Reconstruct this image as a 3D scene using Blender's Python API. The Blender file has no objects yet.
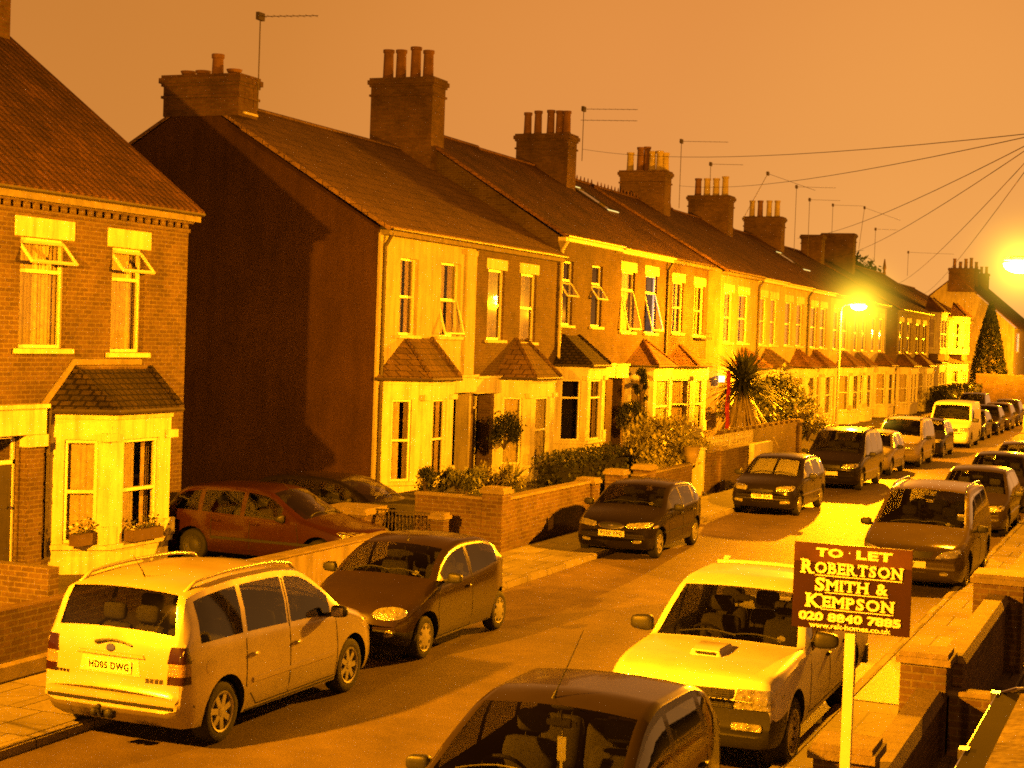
import bpy, bmesh, math, random
from mathutils import Vector, Matrix
from mathutils.bvhtree import BVHTree
random.seed(11)
sc = bpy.context.scene
COL = sc.collection
PI = math.pi

# ------------------------------------------------------------------ materials
def _mat(name):
    m = bpy.data.materials.new(name); m.use_nodes = True
    nt = m.node_tree; nt.nodes.clear()
    out = nt.nodes.new('ShaderNodeOutputMaterial')
    return m, nt, out
def N(nt, t, **kw):
    n = nt.nodes.new(t)
    for k, v in kw.items():
        if k.startswith('i_'): n.inputs[k[2:].replace('_', ' ')].default_value = v
        else: setattr(n, k, v)
    return n
def rgb(c): return (c[0], c[1], c[2], 1.0)
def math_node(nt, op, a, b=None, c=None):
    n = nt.nodes.new('ShaderNodeMath'); n.operation = op
    for i, v in enumerate((a, b, c)):
        if v is None: continue
        if isinstance(v, (int, float)): n.inputs[i].default_value = v
        else: nt.links.new(v, n.inputs[i])
    return n.outputs[0]
def mixc(nt, fac, a, b, mode='MIX'):
    n = nt.nodes.new('ShaderNodeMix'); n.data_type = 'RGBA'; n.blend_type = mode
    for s, v in ((n.inputs[0], fac), (n.inputs[6], a), (n.inputs[7], b)):
        if isinstance(v, (int, float)): s.default_value = v
        elif isinstance(v, tuple): s.default_value = rgb(v)
        else: nt.links.new(v, s)
    return n.outputs[2]
def ramp(nt, fac, stops):
    n = nt.nodes.new('ShaderNodeValToRGB'); e = n.color_ramp.elements
    while len(e) < len(stops): e.new(0.5)
    for i, (p, c) in enumerate(stops):
        e[i].position = p; e[i].color = rgb(c) if isinstance(c, tuple) else (c, c, c, 1)
    nt.links.new(fac, n.inputs[0]); return n.outputs[0]
def noise(nt, vec, scale, detail=4, rough=0.6):
    n = nt.nodes.new('ShaderNodeTexNoise'); n.inputs['Scale'].default_value = scale
    n.inputs['Detail'].default_value = detail; n.inputs['Roughness'].default_value = rough
    if vec is not None: nt.links.new(vec, n.inputs['Vector'])
    return n.outputs['Fac']
def objco(nt): return nt.nodes.new('ShaderNodeTexCoord').outputs['Object']
def wpos(nt): return nt.nodes.new('ShaderNodeNewGeometry').outputs['Position']
def bsdf(nt, out, color, rough=0.8, spec=0.3, metal=0.0, coat=0.0, height=None, bump=0.3, dist=0.02):
    b = nt.nodes.new('ShaderNodeBsdfPrincipled')
    if isinstance(color, tuple): b.inputs['Base Color'].default_value = rgb(color)
    else: nt.links.new(color, b.inputs['Base Color'])
    if isinstance(rough, (int, float)): b.inputs['Roughness'].default_value = rough
    else: nt.links.new(rough, b.inputs['Roughness'])
    b.inputs['Specular IOR Level'].default_value = spec
    b.inputs['Metallic'].default_value = metal
    b.inputs['Coat Weight'].default_value = coat
    b.inputs['Coat Roughness'].default_value = 0.025
    if height is not None:
        bp = nt.nodes.new('ShaderNodeBump'); bp.inputs['Strength'].default_value = bump
        bp.inputs['Distance'].default_value = dist
        nt.links.new(height, bp.inputs['Height']); nt.links.new(bp.outputs[0], b.inputs['Normal'])
    nt.links.new(b.outputs[0], out.inputs[0]); return b
_cache = {}
def plain(name, c, rough=0.6, var=0.25, scale=6.0, spec=0.3, metal=0.0, coat=0.0, bump=0.0, bscale=60.0):
    if name in _cache: return _cache[name]
    m, nt, out = _mat(name)
    v = wpos(nt) if scale < 50 else objco(nt)
    f = noise(nt, v, scale, 5, 0.65)
    lo = tuple(x * (1 - var) for x in c); hi = tuple(min(1, x * (1 + var)) for x in c)
    col = ramp(nt, f, [(0.3, lo), (0.7, hi)])
    h = noise(nt, v, bscale, 3) if bump > 0 else None
    bsdf(nt, out, col, rough, spec, metal, coat, h, bump)
    _cache[name] = m; return m
def wall_vec(nt):
    """(along, up, 0): along is Y on faces looking along X, X on faces looking along Y"""
    g = nt.nodes.new('ShaderNodeNewGeometry')
    sp = nt.nodes.new('ShaderNodeSeparateXYZ'); nt.links.new(g.outputs['Position'], sp.inputs[0])
    sn = nt.nodes.new('ShaderNodeSeparateXYZ'); nt.links.new(g.outputs['True Normal'], sn.inputs[0])
    ax = math_node(nt, 'ABSOLUTE', sn.outputs[0])
    f = math_node(nt, 'GREATER_THAN', ax, 0.45)
    mx = nt.nodes.new('ShaderNodeMix'); mx.data_type = 'FLOAT'
    nt.links.new(f, mx.inputs[0]); nt.links.new(sp.outputs[0], mx.inputs[2]); nt.links.new(sp.outputs[1], mx.inputs[3])
    cb = nt.nodes.new('ShaderNodeCombineXYZ'); nt.links.new(mx.outputs[0], cb.inputs[0]); nt.links.new(sp.outputs[2], cb.inputs[1])
    return cb.outputs[0], g.outputs['Position']
def brick(name, c1, c2, mortar, bw=0.23, bh=0.077, msize=0.011, grime=0.35, bump=0.5):
    if name in _cache: return _cache[name]
    m, nt, out = _mat(name)
    v, pos = wall_vec(nt)
    b = nt.nodes.new('ShaderNodeTexBrick'); nt.links.new(v, b.inputs['Vector'])
    b.inputs['Scale'].default_value = 1.0; b.inputs['Brick Width'].default_value = bw
    b.inputs['Row Height'].default_value = bh; b.inputs['Mortar Size'].default_value = msize
    b.inputs['Mortar Smooth'].default_value = 0.2; b.inputs['Bias'].default_value = 0.0
    b.inputs['Color1'].default_value = rgb(c1); b.inputs['Color2'].default_value = rgb(c2); b.inputs['Mortar'].default_value = rgb(mortar)
    n1 = noise(nt, pos, 0.9, 5, 0.7)
    g = ramp(nt, n1, [(0.35, 1 - grime), (0.65, 1.1)])
    n2 = noise(nt, pos, 18, 4, 0.7)
    g2 = ramp(nt, n2, [(0.3, 0.75), (0.7, 1.15)])
    col = mixc(nt, 1.0, mixc(nt, 1.0, b.outputs['Color'], g, 'MULTIPLY'), g2, 'MULTIPLY')
    h = math_node(nt, 'ADD', math_node(nt, 'MULTIPLY', b.outputs['Fac'], -0.6), math_node(nt, 'MULTIPLY', n2, 0.5))
    bsdf(nt, out, col, 0.9, 0.15, height=h, bump=bump, dist=0.012)
    _cache[name] = m; return m
def tiles(name, c1, c2, tw=0.3, th=0.19, gap=0.012, wave=0.0, grime=0.4, bump=0.8):
    """roof tiles: courses follow the height, columns follow Y"""
    if name in _cache: return _cache[name]
    m, nt, out = _mat(name)
    g = nt.nodes.new('ShaderNodeNewGeometry'); sp = nt.nodes.new('ShaderNodeSeparateXYZ'); nt.links.new(g.outputs['Position'], sp.inputs[0])
    sn = nt.nodes.new('ShaderNodeSeparateXYZ'); nt.links.new(g.outputs['True Normal'], sn.inputs[0])
    f = math_node(nt, 'GREATER_THAN', math_node(nt, 'ABSOLUTE', sn.outputs[0]), math_node(nt, 'ABSOLUTE', sn.outputs[1]))
    mx = nt.nodes.new('ShaderNodeMix'); mx.data_type = 'FLOAT'
    nt.links.new(f, mx.inputs[0]); nt.links.new(sp.outputs[0], mx.inputs[2]); nt.links.new(sp.outputs[1], mx.inputs[3])
    cb = nt.nodes.new('ShaderNodeCombineXYZ'); nt.links.new(mx.outputs[0], cb.inputs[0]); nt.links.new(math_node(nt, 'MULTIPLY', sp.outputs[2], 1.65), cb.inputs[1])
    b = nt.nodes.new('ShaderNodeTexBrick'); nt.links.new(cb.outputs[0], b.inputs['Vector'])
    b.inputs['Scale'].default_value = 1.0; b.inputs['Brick Width'].default_value = tw; b.inputs['Row Height'].default_value = th
    b.inputs['Mortar Size'].default_value = gap; b.inputs['Mortar Smooth'].default_value = 0.3
    b.inputs['Color1'].default_value = rgb(c1); b.inputs['Color2'].default_value = rgb(c2)
    b.inputs['Mortar'].default_value = rgb(tuple(x * 0.25 for x in c1))
    n1 = noise(nt, g.outputs['Position'], 0.7, 6, 0.7); n2 = noise(nt, g.outputs['Position'], 14, 4, 0.7)
    col = mixc(nt, 1.0, mixc(nt, 1.0, b.outputs['Color'], ramp(nt, n1, [(0.35, 1 - grime), (0.65, 1.15)]), 'MULTIPLY'), ramp(nt, n2, [(0.3, 0.65), (0.75, 1.3)]), 'MULTIPLY')
    row = math_node(nt, 'FRACT', math_node(nt, 'DIVIDE', math_node(nt, 'MULTIPLY', sp.outputs[2], 1.65), th))
    h = math_node(nt, 'SUBTRACT', math_node(nt, 'MULTIPLY', math_node(nt, 'SUBTRACT', 1.0, row), 0.8), math_node(nt, 'MULTIPLY', b.outputs['Fac'], 0.5))
    h = math_node(nt, 'ADD', h, math_node(nt, 'MULTIPLY', n2, 0.35))
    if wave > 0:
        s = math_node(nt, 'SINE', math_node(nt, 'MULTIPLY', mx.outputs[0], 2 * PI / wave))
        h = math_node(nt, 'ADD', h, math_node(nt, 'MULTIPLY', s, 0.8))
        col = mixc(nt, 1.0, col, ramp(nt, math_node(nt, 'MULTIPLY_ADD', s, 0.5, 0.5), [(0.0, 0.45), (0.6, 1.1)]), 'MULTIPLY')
    bsdf(nt, out, col, 0.85, 0.2, height=h, bump=bump, dist=0.03)
    _cache[name] = m; return m
def slabs(name, c, w, h, gap=0.012, var=0.2, rot=False):
    if name in _cache: return _cache[name]
    m, nt, out = _mat(name)
    pos = wpos(nt); sp = nt.nodes.new('ShaderNodeSeparateXYZ'); nt.links.new(pos, sp.inputs[0])
    cb = nt.nodes.new('ShaderNodeCombineXYZ'); nt.links.new(sp.outputs[0], cb.inputs[0]); nt.links.new(sp.outputs[1], cb.inputs[1])
    b = nt.nodes.new('ShaderNodeTexBrick'); nt.links.new(cb.outputs[0], b.inputs['Vector'])
    b.inputs['Scale'].default_value = 1.0; b.inputs['Brick Width'].default_value = w; b.inputs['Row Height'].default_value = h
    b.inputs['Mortar Size'].default_value = gap; b.inputs['Mortar Smooth'].default_value = 0.2
    b.inputs['Color1'].default_value = rgb(tuple(x * (1 - var) for x in c)); b.inputs['Color2'].default_value = rgb(tuple(x * (1 + var) for x in c))
    b.inputs['Mortar'].default_value = rgb(tuple(x * 0.3 for x in c))
    n1 = noise(nt, pos, 1.3, 6, 0.7); n2 = noise(nt, pos, 45, 3, 0.7)
    vo = nt.nodes.new('ShaderNodeTexVoronoi'); vo.feature = 'DISTANCE_TO_EDGE'; vo.inputs['Scale'].default_value = 0.9
    nt.links.new(pos, vo.inputs['Vector'])
    crack = ramp(nt, vo.outputs['Distance'], [(0.0, 0.45), (0.012, 1.0)])
    col = mixc(nt, 1.0, mixc(nt, 1.0, b.outputs['Color'], ramp(nt, n1, [(0.3, 0.65), (0.7, 1.2)]), 'MULTIPLY'), ramp(nt, n2, [(0.3, 0.75), (0.7, 1.2)]), 'MULTIPLY')
    col = mixc(nt, 1.0, col, crack, 'MULTIPLY')
    hh = math_node(nt, 'ADD', math_node(nt, 'MULTIPLY', b.outputs['Fac'], -0.8), math_node(nt, 'MULTIPLY', n2, 0.4))
    bsdf(nt, out, col, 0.8, 0.25, height=hh, bump=0.5, dist=0.01)
    _cache[name] = m; return m
def asphalt(name, c):
    m, nt, out = _mat(name)
    pos = wpos(nt)
    n0 = noise(nt, pos, 0.22, 5, 0.6); n1 = noise(nt, pos, 1.7, 6, 0.7); n2 = noise(nt, pos, 55, 3, 0.8)
    # worn, paler wheel tracks running along Y and a few darker repair patches
    sp = nt.nodes.new('ShaderNodeSeparateXYZ'); nt.links.new(pos, sp.inputs[0])
    vo = nt.nodes.new('ShaderNodeTexVoronoi'); vo.inputs['Scale'].default_value = 0.17; nt.links.new(pos, vo.inputs['Vector'])
    patch = ramp(nt, vo.outputs['Color'], [(0.28, 0.72), (0.34, 1.0)])
    tr = math_node(nt, 'SINE', math_node(nt, 'MULTIPLY', math_node(nt, 'ADD', sp.outputs[0], 6.9), 2 * PI / 1.6))
    col = ramp(nt, n1, [(0.3, tuple(x * 0.75 for x in c)), (0.7, tuple(x * 1.25 for x in c))])
    col = mixc(nt, 1.0, col, ramp(nt, n0, [(0.35, 0.8), (0.65, 1.15)]), 'MULTIPLY')
    col = mixc(nt, 1.0, col, ramp(nt, n2, [(0.25, 0.5), (0.75, 1.5)]), 'MULTIPLY')
    col = mixc(nt, 1.0, col, ramp(nt, math_node(nt, 'MULTIPLY_ADD', tr, 0.5, 0.5), [(0.0, 0.92), (1.0, 1.1)]), 'MULTIPLY')
    col = mixc(nt, 1.0, col, patch, 'MULTIPLY')
    bsdf(nt, out, col, 0.62, 0.35, height=n2, bump=0.5, dist=0.008)
    return m
def glass(name, tint=0.5, refl=1.0):
    if name in _cache: return _cache[name]
    m, nt, out = _mat(name)
    t = N(nt, 'ShaderNodeBsdfTransparent'); t.inputs[0].default_value = (tint, tint, tint, 1)
    g = N(nt, 'ShaderNodeBsdfGlossy'); g.inputs['Roughness'].default_value = 0.03
    g.inputs['Color'].default_value = (1, 1, 1, 1)
    lw = N(nt, 'ShaderNodeLayerWeight'); lw.inputs['Blend'].default_value = .5
    f = math_node(nt, 'MINIMUM', math_node(nt, 'MULTIPLY', math_node(nt, 'MULTIPLY_ADD', math_node(nt, 'POWER', lw.outputs['Facing'], 4.5), .92, .055), refl), 1.0)
    mx = N(nt, 'ShaderNodeMixShader'); nt.links.new(f, mx.inputs[0]); nt.links.new(t.outputs[0], mx.inputs[1]); nt.links.new(g.outputs[0], mx.inputs[2])
    nt.links.new(mx.outputs[0], out.inputs[0]); _cache[name] = m; return m
def emit(name, c, s):
    if name in _cache: return _cache[name]
    m, nt, out = _mat(name)
    e = N(nt, 'ShaderNodeEmission'); e.inputs[0].default_value = rgb(c); e.inputs[1].default_value = s
    nt.links.new(e.outputs[0], out.inputs[0]); m.cycles.emission_sampling = 'NONE'; _cache[name] = m; return m
def leaf(name, c, trans=0.25):
    if name in _cache: return _cache[name]
    m, nt, out = _mat(name)
    pos = wpos(nt); n = noise(nt, pos, 3.0, 5, 0.7); n2 = noise(nt, pos, 40, 2)
    col = ramp(nt, n, [(0.3, tuple(x * 0.45 for x in c)), (0.7, tuple(x * 1.5 for x in c))])
    col = mixc(nt, 1.0, col, ramp(nt, n2, [(0.3, 0.6), (0.7, 1.4)]), 'MULTIPLY')
    b = bsdf(nt, out, col, 0.5, 0.4)
    tl = N(nt, 'ShaderNodeBsdfTranslucent'); nt.links.new(col, tl.inputs[0])
    mx = N(nt, 'ShaderNodeMixShader'); mx.inputs[0].default_value = trans
    nt.links.new(b.outputs[0], mx.inputs[1]); nt.links.new(tl.outputs[0], mx.inputs[2]); nt.links.new(mx.outputs[0], out.inputs[0])
    _cache[name] = m; return m
def paint(name, c, rough=0.3, metal=0.0, coat=0.3):
    if name in _cache: return _cache[name]
    m, nt, out = _mat(name)
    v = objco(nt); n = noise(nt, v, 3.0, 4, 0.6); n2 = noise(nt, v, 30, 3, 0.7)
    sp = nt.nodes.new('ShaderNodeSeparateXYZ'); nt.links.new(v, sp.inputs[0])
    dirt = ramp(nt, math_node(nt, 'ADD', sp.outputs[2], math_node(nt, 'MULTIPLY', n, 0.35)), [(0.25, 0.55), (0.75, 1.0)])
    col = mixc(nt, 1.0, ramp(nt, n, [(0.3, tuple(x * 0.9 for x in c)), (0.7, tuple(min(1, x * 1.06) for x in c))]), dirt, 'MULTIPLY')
    r = ramp(nt, n, [(0.3, rough * 0.9), (0.8, rough * 1.15)])
    bsdf(nt, out, col, r, 0.35, metal, coat)
    _cache[name] = m; return m

# ------------------------------------------------------------------ objects
def tag(o, label=None, cat=None, group=None, kind=None):
    if label: o['label'] = label
    if cat: o['category'] = cat
    if group: o['group'] = group
    if kind or cat: o['kind'] = kind or 'thing'
    return o
def thing(name, label, cat, loc=(0, 0, 0), rotz=0.0, group=None):
    o = bpy.data.objects.new(name, None); COL.objects.link(o)
    o.empty_display_size = 0.1
    o.location = loc; o.rotation_euler = (0, 0, rotz)
    return tag(o, label, cat, group)
def _origin(o):
    v = Vector((0, 0, 0))
    while o is not None: v += o.location; o = o.parent
    return v
def obj(name, bm, mats, parent=None, world=False, smooth=False, angle=None, label=None):
    """link a bmesh as ONE mesh object; world=True: vertices are given in world coordinates (unrotated parents)"""
    if world and parent is not None:
        bmesh.ops.translate(bm, verts=bm.verts, vec=-_origin(parent))
    me = bpy.data.meshes.new(name); bm.normal_update(); bm.to_mesh(me); bm.free()
    for m in (mats if isinstance(mats, (list, tuple)) else [mats]): me.materials.append(m)
    if smooth:
        for p in me.polygons: p.use_smooth = True
        if angle: me.set_sharp_from_angle(angle=math.radians(angle))
    o = bpy.data.objects.new(name, me); COL.objects.link(o)
    if parent is not None: o.parent = parent
    if label: o['label'] = label
    return o
def single(name, bm, mats, label, cat, group=None, kind=None, base=None, **kw):
    """a thing made of one mesh, its origin at its base"""
    b = Vector(base) if base is not None else Vector((0, 0, 0))
    if base is not None: bmesh.ops.translate(bm, verts=bm.verts, vec=-b)
    o = obj(name, bm, mats, **kw); o.location = b
    return tag(o, label, cat, group, kind)
def BM(): return bmesh.new()
def box(bm, x0, x1, y0, y1, z0, z1, mi=0):
    vs = [bm.verts.new((x, y, z)) for z in (z0, z1) for y in (y0, y1) for x in (x0, x1)]
    for f in ((0, 2, 3, 1), (4, 5, 7, 6), (0, 1, 5, 4), (2, 6, 7, 3), (0, 4, 6, 2), (1, 3, 7, 5)):
        bm.faces.new([vs[i] for i in f]).material_index = mi
    return vs
def obox(bm, c, ax, ay, az, hx, hy, hz, mi=0):
    """oriented box: centre, unit axes, half sizes"""
    c = Vector(c); ax, ay, az = Vector(ax), Vector(ay), Vector(az)
    vs = [bm.verts.new(c + ax * hx * i + ay * hy * j + az * hz * k) for k in (-1, 1) for j in (-1, 1) for i in (-1, 1)]
    for f in ((0, 2, 3, 1), (4, 5, 7, 6), (0, 1, 5, 4), (2, 6, 7, 3), (0, 4, 6, 2), (1, 3, 7, 5)):
        bm.faces.new([vs[i] for i in f]).material_index = mi
def quad(bm, *ps, mi=0):
    f = bm.faces.new([bm.verts.new(p) for p in ps]); f.material_index = mi; return f
def rbox(bm, c, ax, ay, az, hx, hy, hz, r, cuts=4):
    """rounded box: centre, unit axes, half sizes, edge radius"""
    b2 = bmesh.new(); bmesh.ops.create_cube(b2, size=2.0); bmesh.ops.subdivide_edges(b2, edges=b2.edges[:], cuts=cuts, use_grid_fill=True)
    c = Vector(c); ax, ay, az = Vector(ax), Vector(ay), Vector(az); vm = {}
    for v in b2.verts:
        p = Vector((v.co.x * hx, v.co.y * hy, v.co.z * hz)); q = Vector([max(-h + min(r, h), min(h - min(r, h), t)) for t, h in zip(p, (hx, hy, hz))])
        d = p - q; rr = min(r, hx, hy, hz)
        if d.length > 1e-6: p = q + d.normalized() * min(r, d.length if max(abs(d.x), abs(d.y), abs(d.z)) < rr else rr)
        vm[v] = bm.verts.new(c + ax * p.x + ay * p.y + az * p.z)
    for f in b2.faces: bm.faces.new([vm[v] for v in f.verts])
    b2.free()
def prism(bm, poly, vec, mi=0):
    """extrude a planar polygon (list of 3D points) by vec, closed"""
    vec = Vector(vec); a = [bm.verts.new(p) for p in poly]; b = [bm.verts.new(Vector(p) + vec) for p in poly]
    n = len(poly)
    bm.faces.new(a[::-1]).material_index = mi; bm.faces.new(b).material_index = mi
    for i in range(n): bm.faces.new((a[i], a[(i + 1) % n], b[(i + 1) % n], b[i])).material_index = mi
def frame_axes(d):
    d = Vector(d).normalized(); u = Vector((0, 0, 1)) if abs(d.z) < 0.95 else Vector((1, 0, 0))
    a = d.cross(u).normalized(); return d, a, a.cross(d).normalized()
def tube(bm, pts, r, n=8, mi=0, cap=True):
    """a tube through points; r one radius or one per point"""
    pts = [Vector(p) for p in pts]; rs = r if isinstance(r, (list, tuple)) else [r] * len(pts)
    rings = []
    for i, p in enumerate(pts):
        d = (pts[min(i + 1, len(pts) - 1)] - pts[max(i - 1, 0)])
        _, a, b = frame_axes(d)
        if rings and a.dot(pa) < 0: a, b = -a, -b
        pa = a
        rings.append([bm.verts.new(p + (a * math.cos(2 * PI * k / n) + b * math.sin(2 * PI * k / n)) * rs[i]) for k in range(n)])
    for i in range(len(rings) - 1):
        for k in range(n):
            bm.faces.new((rings[i][k], rings[i][(k + 1) % n], rings[i + 1][(k + 1) % n], rings[i + 1][k])).material_index = mi
    if cap:
        bm.faces.new(rings[0][::-1]).material_index = mi; bm.faces.new(rings[-1]).material_index = mi
def lathe(bm, prof, n=16, axis='z', c=(0, 0, 0), mi=0, closed=False):
    """prof: (radius, height) pairs"""
    c = Vector(c); rings = []
    for r, h in prof:
        ring = []
        for k in range(n):
            a = 2 * PI * k / n; p, q = r * math.cos(a), r * math.sin(a)
            v = {'z': (p, q, h), 'x': (h, p, q), 'y': (p, h, q)}[axis]
            ring.append(bm.verts.new(c + Vector(v)))
        rings.append(ring)
    m = len(rings)
    for i in range(m if closed else m - 1):
        A, B = rings[i], rings[(i + 1) % m]
        for k in range(n): bm.faces.new((A[k], A[(k + 1) % n], B[(k + 1) % n], B[k])).material_index = mi
    if not closed:
        if prof[0][0] > 1e-4: bm.faces.new(rings[0][::-1]).material_index = mi
        if prof[-1][0] > 1e-4: bm.faces.new(rings[-1]).material_index = mi
    bmesh.ops.remove_doubles(bm, verts=bm.verts, dist=1e-6)
def blob(bm, c, rx, ry, rz, sub=2, jit=0.0):
    r = bmesh.ops.create_icosphere(bm, subdivisions=sub, radius=1.0)
    for v in r['verts']:
        k = 1 + random.uniform(-jit, jit)
        v.co = Vector((c[0] + v.co.x * rx * k, c[1] + v.co.y * ry * k, c[2] + v.co.z * rz * k))
def text_mesh(body, size, bold=0.0, align='CENTER', spacing=1.0, shear=0.0):
    cu = bpy.data.curves.new('lettering', 'FONT'); cu.body = body; cu.size = size; cu.align_x = align; cu.align_y = 'CENTER'
    cu.offset = bold; cu.space_character = spacing; cu.shear = shear
    cu.resolution_u = 3
    o = bpy.data.objects.new('lettering', cu); COL.objects.link(o)
    dg = bpy.context.evaluated_depsgraph_get(); dg.update()
    me = bpy.data.meshes.new_from_object(o.evaluated_get(dg)); bpy.data.objects.remove(o); bpy.data.curves.remove(cu)
    bm = BM(); bm.from_mesh(me); bpy.data.meshes.remove(me)
    return bm
# ------------------------------------------------------------------ ground
ASPH = asphalt('road_asphalt', (0.16, 0.122, 0.098))
PAVE = slabs('pavement_slabs', (0.25, 0.225, 0.195), .62, .92, .012, .16)
PAVET = asphalt('pavement_tarmac', (0.10, 0.085, 0.075))
KERB = slabs('kerb_stone', (0.27, 0.24, 0.2), .16, .92, .012, .1)
CONC = plain('forecourt_concrete', (0.13, 0.115, 0.1), .9, .3, 1.2, .15, bump=.3)
EARTH = plain('ground_earth', (0.07, 0.065, 0.05), .95, .3, .4, .1, bump=.4, bscale=8)
def sheet(name, x0, x1, y0, y1, z, mat, label):
    bm = BM(); n = 1
    quad(bm, (x0, y0, z), (x1, y0, z), (x1, y1, z), (x0, y1, z))
    return single(name, bm, mat, label, 'ground', kind='structure')
sheet('ground', -500, 500, -300, 900, -.32, EARTH, 'bare ground reaching to the horizon')
sheet('road', -10.2, -3.55, -60, 260, 0.0, ASPH, 'worn asphalt street between two rows of parked cars')
def pavement(x0, x1, mat, label):
    bm = BM(); box(bm, x0, x1, -60, 260, -.11, .10); return single('pavement', bm, mat, label, 'pavement', kind='structure')
pavement(-12.05, -10.352, PAVE, 'left pavement of concrete slabs'); pavement(-3.398, -1.75, PAVE, 'right pavement of cracked concrete slabs')
def kerb(x0, x1, label):
    bm = BM(); box(bm, x0, x1, -60, 260, -.11, .106)
    bmesh.ops.bevel(bm, geom=[e for e in bm.edges if abs(e.verts[0].co.z - .106) < .001 and abs(e.verts[1].co.z - .106) < .001 and abs(e.verts[0].co.x - e.verts[1].co.x) < .001], offset=.02, segments=2, affect='EDGES')
    return single('kerb', bm, KERB, label, 'kerb', kind='structure')
kerb(-10.35, -10.2, 'left granite kerb'); kerb(-3.55, -3.4, 'right granite kerb')
bm = BM(); quad(bm, (-3.40, 18.95, .1065), (-1.75, 18.95, .1065), (-1.75, 20.5, .1065), (-3.40, 21.9, .1065)); single('pavement_patch', bm, PAVET, 'tarmac patch in the right pavement beside the garden pier', 'pavement', kind='structure')
bm = BM(); box(bm, -19.5, -12.051, -20, 220, -.31, -.19); single('forecourt', bm, CONC, 'concrete forecourts in front of the left houses', 'forecourt', kind='structure')
bm = BM(); box(bm, -1.749, 6, -20, 120, -.11, .045); single('garden_ground', bm, CONC, 'paved front gardens on the right', 'ground', kind='structure')

# ------------------------------------------------------------------ house parts
def painted(name, c):
    m, nt, out = _mat(name); pos = wpos(nt); n1 = noise(nt, pos, 1.6, 6, .7); n2 = noise(nt, pos, 30, 3, .7)
    sp = nt.nodes.new('ShaderNodeSeparateXYZ'); nt.links.new(pos, sp.inputs[0]); cb = nt.nodes.new('ShaderNodeCombineXYZ')
    nt.links.new(math_node(nt, 'MULTIPLY', math_node(nt, 'ADD', sp.outputs[0], sp.outputs[1]), 5.0), cb.inputs[0]); nt.links.new(math_node(nt, 'MULTIPLY', sp.outputs[2], .5), cb.inputs[1]); n3 = noise(nt, cb.outputs[0], 1.0, 5, .65)
    col = mixc(nt, 1.0, mixc(nt, 1.0, c, ramp(nt, n1, [(.3, .78), (.65, 1.06)]), 'MULTIPLY'), ramp(nt, n3, [(.30, .62), (.55, 1.05)]), 'MULTIPLY')
    col = mixc(nt, 1.0, col, ramp(nt, n2, [(.3, .9), (.7, 1.06)]), 'MULTIPLY')
    bsdf(nt, out, col, .75, .2, height=n2, bump=.25, dist=.01); return m
BR_NEAR = brick('brick_near_house', (0.142, 0.099, 0.073), (0.096, 0.067, 0.050), (0.179, 0.145, 0.115))
BR_RED = brick('brick_terrace', (0.140, 0.093, 0.066), (0.096, 0.064, 0.046), (0.162, 0.133, 0.103))
BR_DARK = brick('brick_dark', (0.104, 0.069, 0.050), (0.073, 0.048, 0.035), (0.122, 0.099, 0.081))
BR_WALL = brick('brick_garden_wall', (0.153, 0.104, 0.075), (0.102, 0.068, 0.049), (0.170, 0.140, 0.115))
BR_CHIM = brick('brick_chimney', (0.16, 0.095, 0.065), (0.105, 0.062, 0.042), (0.13, 0.1, 0.08))
CREAM = painted('cream_render', (0.45, 0.41, 0.34))
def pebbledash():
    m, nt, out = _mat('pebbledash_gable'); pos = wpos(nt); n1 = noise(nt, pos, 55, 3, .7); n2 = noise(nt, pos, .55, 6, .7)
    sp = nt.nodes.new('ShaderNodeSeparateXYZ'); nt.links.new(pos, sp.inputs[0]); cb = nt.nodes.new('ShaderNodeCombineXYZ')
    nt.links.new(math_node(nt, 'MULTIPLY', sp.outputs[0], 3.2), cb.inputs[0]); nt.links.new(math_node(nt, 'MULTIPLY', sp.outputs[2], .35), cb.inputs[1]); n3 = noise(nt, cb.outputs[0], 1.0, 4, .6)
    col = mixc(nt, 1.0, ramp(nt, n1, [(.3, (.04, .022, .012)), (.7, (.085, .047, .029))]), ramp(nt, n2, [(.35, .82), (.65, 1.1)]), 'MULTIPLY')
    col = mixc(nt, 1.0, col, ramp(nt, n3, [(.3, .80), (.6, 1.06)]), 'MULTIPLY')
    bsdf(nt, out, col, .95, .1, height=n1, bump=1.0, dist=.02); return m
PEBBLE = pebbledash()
DRAB = plain('drab_render', (0.20, 0.17, 0.135), .9, .25, 1.3, .15, bump=.35, bscale=35)
BUFF = painted('buff_render', (0.31, 0.26, 0.20))
PALE = painted('pale_render', (0.42, 0.37, 0.29))
STONE = painted('painted_stone', (0.66, 0.63, 0.55))
UPVC = plain('white_frame', (0.74, 0.73, 0.70), .4, .06, 3.0, .4)
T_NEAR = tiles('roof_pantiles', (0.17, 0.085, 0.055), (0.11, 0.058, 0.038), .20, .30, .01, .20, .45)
T_CONC = tiles('roof_concrete_tiles', (0.27, 0.175, 0.11), (0.22, 0.145, 0.09), .33, .36, .014, 0, .25)
T_SLATE = tiles('roof_slates', (0.23, 0.125, 0.08), (0.16, 0.09, 0.058), .28, .22, .010, 0, .45)
T_BROWN = tiles('roof_brown_tiles', (0.25, 0.14, 0.085), (0.18, 0.10, 0.062), .24, .20, .010, 0, .4)
T_BAY = tiles('bay_roof_tiles', (0.18, 0.12, 0.08), (0.13, 0.088, 0.06), .27, .24, .014, 0, .4)
T_BAYR = tiles('bay_roof_rough', (0.075, 0.056, 0.042), (0.05, 0.04, 0.03), .17, .15, .02, 0, .5, 1.5)
POT = plain('chimney_pot_clay', (0.22, 0.125, 0.075), .85, .25, 3, .2)
POTY = plain('chimney_pot_buff', (0.50, 0.42, 0.25), .85, .2, 3, .2)
MORTAR = plain('mortar_fillet', (0.22, 0.19, 0.15), .95, .3, 4, .1)
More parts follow.
